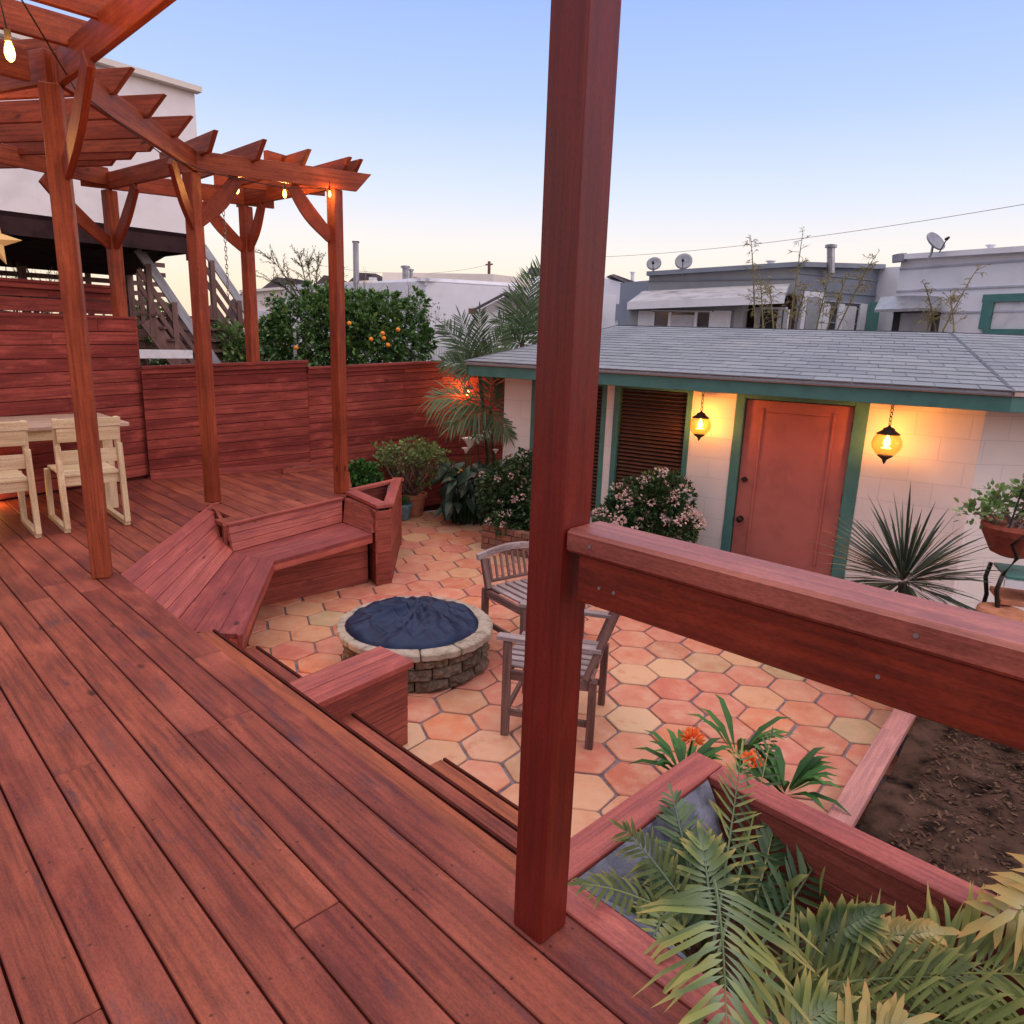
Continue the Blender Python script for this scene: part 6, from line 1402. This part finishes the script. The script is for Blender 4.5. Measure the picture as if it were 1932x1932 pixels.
# small gabled white shed
t = thing('gabled_shed', 'small white gabled shed with dark roof edge behind the palms', 'shed', (*AT(950, 640, 15.5)[:2], -.8)); D15 = 15.5
P = [AT(893, 700, D15), AT(893, 590, D15), AT(952, 560, D15), AT(1010, 586, D15 + .3), AT(1010, 700, D15 + .3)]; bk_ = np.array([1.6, 3.6, 0]); g = MB(); g.hull([p + bk_ for p in P], P); g.build('wall', M['whitetrim'], t, recalc=True)
g = MB(); g.bar(AT(886, 592, D15 - .1), AT(952, 557, D15 - .1), .2, .05); g.bar(AT(952, 557, D15 - .1), AT(1016, 585, D15 + .2), .2, .05)
a, b = AT(952, 557, D15 - .1) + (0, 0, .03), AT(1016, 585, D15 + .2) + (0, 0, .03); g.hull([a + (0, 0, .04), b + (0, 0, .04), b + bk_ + (0, 0, .04), a + bk_ + (0, 0, .04)], [a, b, b + bk_, a + bk_]); g.build('roof', M['darkroof'], t)
g = MB(); f = Face(AT(880, 600, D15 - .3), AT(920, 600, D15 - .3)); f.rect(g, 884, 582, 898, 592, -.2, .1); g.build('eave_box', M['oldwood'], t)
t = thing('low_metal_fence', 'low pale corrugated fence panel behind the palms', 'fence', (*AT(850, 690, 12.8)[:2], -.8)); g = MB(); a, b = AT(806, 680, 12.8), AT(905, 680, 13.0); L = np.linalg.norm((b - a)[:2]); d_ = unit(v3(b - a, 0)); zt = AT(850, 651, 12.8)[2]
for i in range(40): g.box(v3(a, -.8) + d_ * (L * i / 40) + np.array([d_[1], -d_[0], 0]) * (.012 if i % 2 else -.012), d_ * (L / 40), np.array([d_[1], -d_[0], 0]) * .02, (0, 0, zt + .8))
g.build('panel', M['whitetrim'], t)
a = AT(1011, 600, 26); t = thing('white_chimney', 'white chimney with a dark round cowl seen above the tall palm', 'chimney', (a[0], a[1], -.8)); g = MB(); g.post((a[0], a[1], -.8), .44, .44, AT(1011, 522, 26)[2] + .8); g.build('stack', M['whitetrim'], t); g = MB(); g.lathe(AT(1011, 522, 26), [(.12, 0), (.3, .1), (.24, .28), (.16, .22)], 14); g.build('cowl', M['darkroof'], t)
# white gabled house right of the post
t = thing('distant_white_house', 'distant white house with brown roof just right of the near post', 'house', (*AT(1185, 620, 26)[:2], -.8)); f = block(t, 'siding', AT(1120, 600, 27), AT(1222, 600, 25), AT(1120, 521, 27)[2], AT(1222, 545, 25)[2], 6)
g = MB(); P = [AT(1150, 519, 26.2), AT(1158, 517, 26.2), AT(1222, 540, 25), AT(1222, 552, 25)]; g.hull([p + (0.3, 6, .3) for p in P], P); g.build('roof', M['darkroof'], t, recalc=True)
g = MB(); f.rect(g, 1130, 575, 1186, 604, 0, .08); g.build('dark_wall', M['dkgreysiding'], t)
pipe('white vent on the brown roof of the distant white house', 1190, 513, 1197, 531, 26, 'whitetrim')
# grey house
t = thing('grey_house', 'single-storey grey house with flat parapet, sloping porch roof and white shutters', 'house', (*AT(1400, 620, 17)[:2], -.8)); GD = 17.
f = block(t, 'greysiding', AT(1219, 600, GD), AT(1497, 600, GD - 1.2), AT(1221, 521, GD)[2], AT(1497, 504, GD - 1.2)[2], 6, cap='dkgreysiding', joints=.30)
fr2 = block(t, 'dkgreysiding', AT(1497, 600, GD - 1.2), AT(1646, 600, GD + .6), AT(1497, 504, GD - 1.2)[2], AT(1646, 508, GD + .6)[2], 6, cap='dkgreysiding', joints=.30)
fw_ = block(t, 'greysiding', AT(1186, 600, GD - 2.2), AT(1392, 600, GD - 2.6), AT(1186, 574, GD - 2.2)[2], AT(1392, 563, GD - 2.6)[2], 2.0, name='front_wall', joints=.30)
g = MB(); A1_, B1_ = AT(1184, 571, GD - 2.4), AT(1480, 558, GD - 3.1); A2_, B2_ = AT(1213, 549, GD - .2), AT(1490, 535, GD - 1.4); g.hull([A1_, B1_, B2_, A2_], [A1_ - (0, 0, .10), B1_ - (0, 0, .10), B2_ - (0, 0, .10), A2_ - (0, 0, .10)])
M['foilroof'] = plain('pale_coated_porch_roof', (.34, .33, .34), .6, .35, 3, .4); g.build('porch_roof', M['foilroof'], t)
g = MB(); g.bar(A1_ - (0, .03, .13), B1_ - (0, .03, .13), .03, .14); g.build('porch_fascia', M['whitetrim'], t)
def window(t, f, x0, y0, x1, y1, fr=3.5, inner='curtain', name='window', frm='whitetrim', d=.05, mull=()):
    g = MB()
    f.rect(g, x0, y0, x1, y0 + fr, 0, d); f.rect(g, x0, y1 - fr, x1, y1, 0, d + .004); f.rect(g, x0, y0 + fr, x0 + fr, y1 - fr, 0, d + .002); f.rect(g, x1 - fr, y0 + fr, x1, y1 - fr, 0, d + .002)
    for m_ in mull: f.rect(g, m_ - fr * .35, y0 + fr, m_ + fr * .35, y1 - fr, 0, d)
    w_ = g.build(name, M[frm], t); g = MB(); f.rect(g, x0 + fr, y0 + fr, x1 - fr, y1 - fr, 0, .012); g.build('pane', M[inner], w_); return w_
w_ = window(t, fw_, 1230, 585, 1344, 624, 4, 'darkglass', mull=(1264, 1313))
g = MB(); 
for i in range(11): fw_.rect(g, 1268 + i * 4.0, 594, 1270.6 + i * 4.0, 622, .012, .028)
g.build('curtain', M['curtain'], w_)
for (x0, x1) in ((1206, 1228), (1347, 1377)): g = MB(); fw_.rect(g, x0, 586, x1, 624, 0, .04); g.build('shutter', M['whitetrim'], t)
g = MB(); fw_.rect(g, 1388, 574, 1396, 626, -.1, .05); g.build('porch_post', M['greysiding'], t)
fp_ = Face(AT(1392, 600, GD - 1.0), AT(1500, 600, GD - 1.6)); g = MB(); fp_.rect(g, 1392, 560, 1486, 640, -.2, 0); g.build('porch_back', M['darksoffit'], t)
window(t, fp_, 1428, 580, 1486, 630, 4, 'darkglass', mull=(1472,))
g = MB(); fr2.rect(g, 1512, 549, 1541, 630, 0, .08); g.build('door_trim', M['whitetrim'], t); g = MB(); fr2.rect(g, 1518, 560, 1534, 630, .0, .10); g.build('door', M['greysiding'], t)
window(t, fr2, 1552, 568, 1626, 630, 5, 'darkglass', mull=(1582,)); g = MB(); fr2.rect(g, 1584, 576, 1608, 626, .012, .03); g.build('blind', M['curtain'], t)
pipe('tall grey vent pipe with flared cowl on the grey house', 1561, 462, 1574, 516, 16.2); pipe('small white roof vent on the grey house', 1448, 492, 1460, 507, 17.5, 'whitetrim')
def dish(label, x, y, rpx, base, dist, tilt=(-.35, -1, .55), ry=1.):
    c = AT(x, y, dist); r = rpx / 1354 * dist; t = thing('satellite_dish', label, 'satellite dish', c, 0, 'satellite dishes on the roofs'); d = unit(tilt); a = unit(np.cross(d, (0, 0, 1))); b2 = np.cross(a, d); g = MB(); n = 20; b0_ = len(g.v); K = 4
    for sgn in (0, 1):
        for i in range(K + 1):
            rr_ = r * i / K
            for k in range(n): th = 2 * PI * k / n; g.v.append(tuple(c + a * rr_ * math.cos(th) + b2 * rr_ * ry * math.sin(th) + d * (.18 * r * (i / K) ** 2 - sgn * .03)))
    for sgn in (0, 1):
        o_ = sgn * (K + 1) * n
        for i in range(K):
            for k in range(n): k2 = (k + 1) % n; g.face((o_ + i * n + k, o_ + (i + 1) * n + k, o_ + (i + 1) * n + k2, o_ + i * n + k2), [(0, 0, 1)] * 4)
    for k in range(n): k2 = (k + 1) % n; g.face((K * n + k, (K + 1) * n + K * n + k, (K + 1) * n + K * n + k2, K * n + k2), [(0, 0, 1)] * 4)
    g.build('reflector', M['dish'], t, smooth=True, recalc=True)
    m_ = AT(*base, dist); g = MB(); g.tube([m_, m_ * .4 + c * .6 + np.array([0, 0, -.05]), c - d * .02], .022, 7); g.build('mast', M['galv'], t)
    g = MB(); tip = c + d * r * .85 - b2 * r * .35; g.tube([c - b2 * r * .9, tip], .010, 5); g.tube([tip - d * .03, tip + d * .04], [.03, .02], 7); g.build('feed_arm', M['blackm'], t)
dish('leftmost small satellite dish on the grey house parapet', 1234, 498, 13, (1231, 522), 16.9, ry=.95); dish('second satellite dish on the grey house parapet, slightly larger', 1290, 494, 15, (1288, 520), 16.6)
# white house far right
t = thing('white_house_right', 'white house with awning and green-framed window at the far right', 'house', (*AT(1800, 620, 16)[:2], -.8)); t.name = 'white_bungalow'
block(t, 'siding', AT(1646, 600, 17.6), AT(1690, 600, 17.2), AT(1646, 505, 17.6)[2], AT(1690, 503, 17.2)[2], 5)
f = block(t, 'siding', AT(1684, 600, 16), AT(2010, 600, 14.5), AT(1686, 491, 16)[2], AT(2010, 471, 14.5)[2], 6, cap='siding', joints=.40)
g = MB(); A1_, B1_ = AT(1650, 584, 15.0), AT(1776, 580, 14.7); A2_, B2_ = AT(1662, 560, 16), AT(1770, 555, 15.7); g.hull([A1_, B1_, B2_, A2_], [A1_ - (0, 0, .05), B1_ - (0, 0, .05), B2_ - (0, 0, .05), A2_ - (0, 0, .05)]); g.build('awning', M['galv'], t)
window(t, f, 1690, 586, 1768, 640, 3.5, 'curtain', frm='darkglass'); window(t, f, 1858, 556, 1990, 632, 11, 'curtain', frm='teal')
fz = Face(AT(1640, 600, 17.1), AT(1700, 600, 17.1)); g = MB(); fz.rect(g, 1640, 570, 1652, 640, 0, .05); g.build('corner_trim', M['teal'], t)
dish('large oval satellite dish on the roof of the white bungalow', 1763, 457, 21, (1752, 490), 15.2, tilt=(.6, -1, .75), ry=.75)
pipe('short white vent pipe near the right end of the white bungalow roof', 1864, 462, 1874, 482, 15.2, 'whitetrim'); pipe('squat dark roof vent beside the large satellite dish', 1686, 478, 1708, 494, 15.9, 'dish', cap=False); pipe('small round vent between the dark vent and the large dish', 1719, 482, 1727, 492, 16, 'dish')
# bamboo
def bamboo(label, stalks, seed, dist):
    c = AT(stalks[0][0], stalks[0][1], dist); t = thing('bamboo', label, 'bamboo', (c[0], c[1], -.8), 0, 'bamboo behind the garage'); rr = random.Random(seed); g = MB(); lf = LF(); P, D_ = [], []
    for (x0, y0, x1, y1, dens) in stalks:
        a, b = AT(x0, y0, dist + rr.uniform(-.3, .3)), AT(x1, y1, dist + rr.uniform(-.3, .3)); a2 = a - (0, 0, .9); pts = [a2, a, a * .6 + b * .4 + (0, 0, .05), a * .25 + b * .75 + (0, 0, .06), b]; g.tube(pts, [.013, .012, .010, .007, .003], 5)
        for k in range(dens):
            f = rr.uniform(.05, 1) ** .8; q = a + (b - a) * f + np.array([0, 0, .05 * math.sin(PI * f)]); d = np.array([rr.gauss(0, .7), rr.gauss(0, .4), rr.gauss(.35, .35)]); e = q + unit(d) * rr.uniform(.05, .26) * (1.15 - f * .6); g.tube([q, e], [.004, .002], 4, cap=False)
            for j in range(5): P.append(q + (e - q) * rr.uniform(.3, 1)); D_.append(d + np.array([rr.gauss(0, .5), rr.gauss(0, .4), rr.gauss(-.1, .5)]))
    n_ = len(P); lf.kites(P, D_, rdir(n_), rng.uniform(.04, .09, n_), .0055, rng.uniform(0, 90, n_), droop=.3); g.build('stalks', M['l_bamboo'], t); lf.build('leaves', M['l_bamboo'], t)
bamboo('thin bamboo stalk with the tallest leafy tip in front of the grey porch', [(1425, 620, 1416, 443, 30), (1440, 620, 1432, 510, 30), (1460, 625, 1450, 540, 26)], 1, 11.5)
bamboo('cluster of leaning dry bamboo stalks in front of the grey house door', [(1490, 622, 1515, 436, 26), (1540, 622, 1565, 520, 34), (1500, 622, 1520, 540, 34), (1580, 622, 1650, 485, 34), (1560, 622, 1600, 520, 26)], 2, 11.5)
bamboo('sparse bamboo stalks bending right in front of the white bungalow', [(1780, 622, 1850, 500, 16), (1765, 622, 1740, 530, 16), (1800, 622, 1790, 560, 24), (1750, 622, 1762, 590, 20)], 3, 11.5)
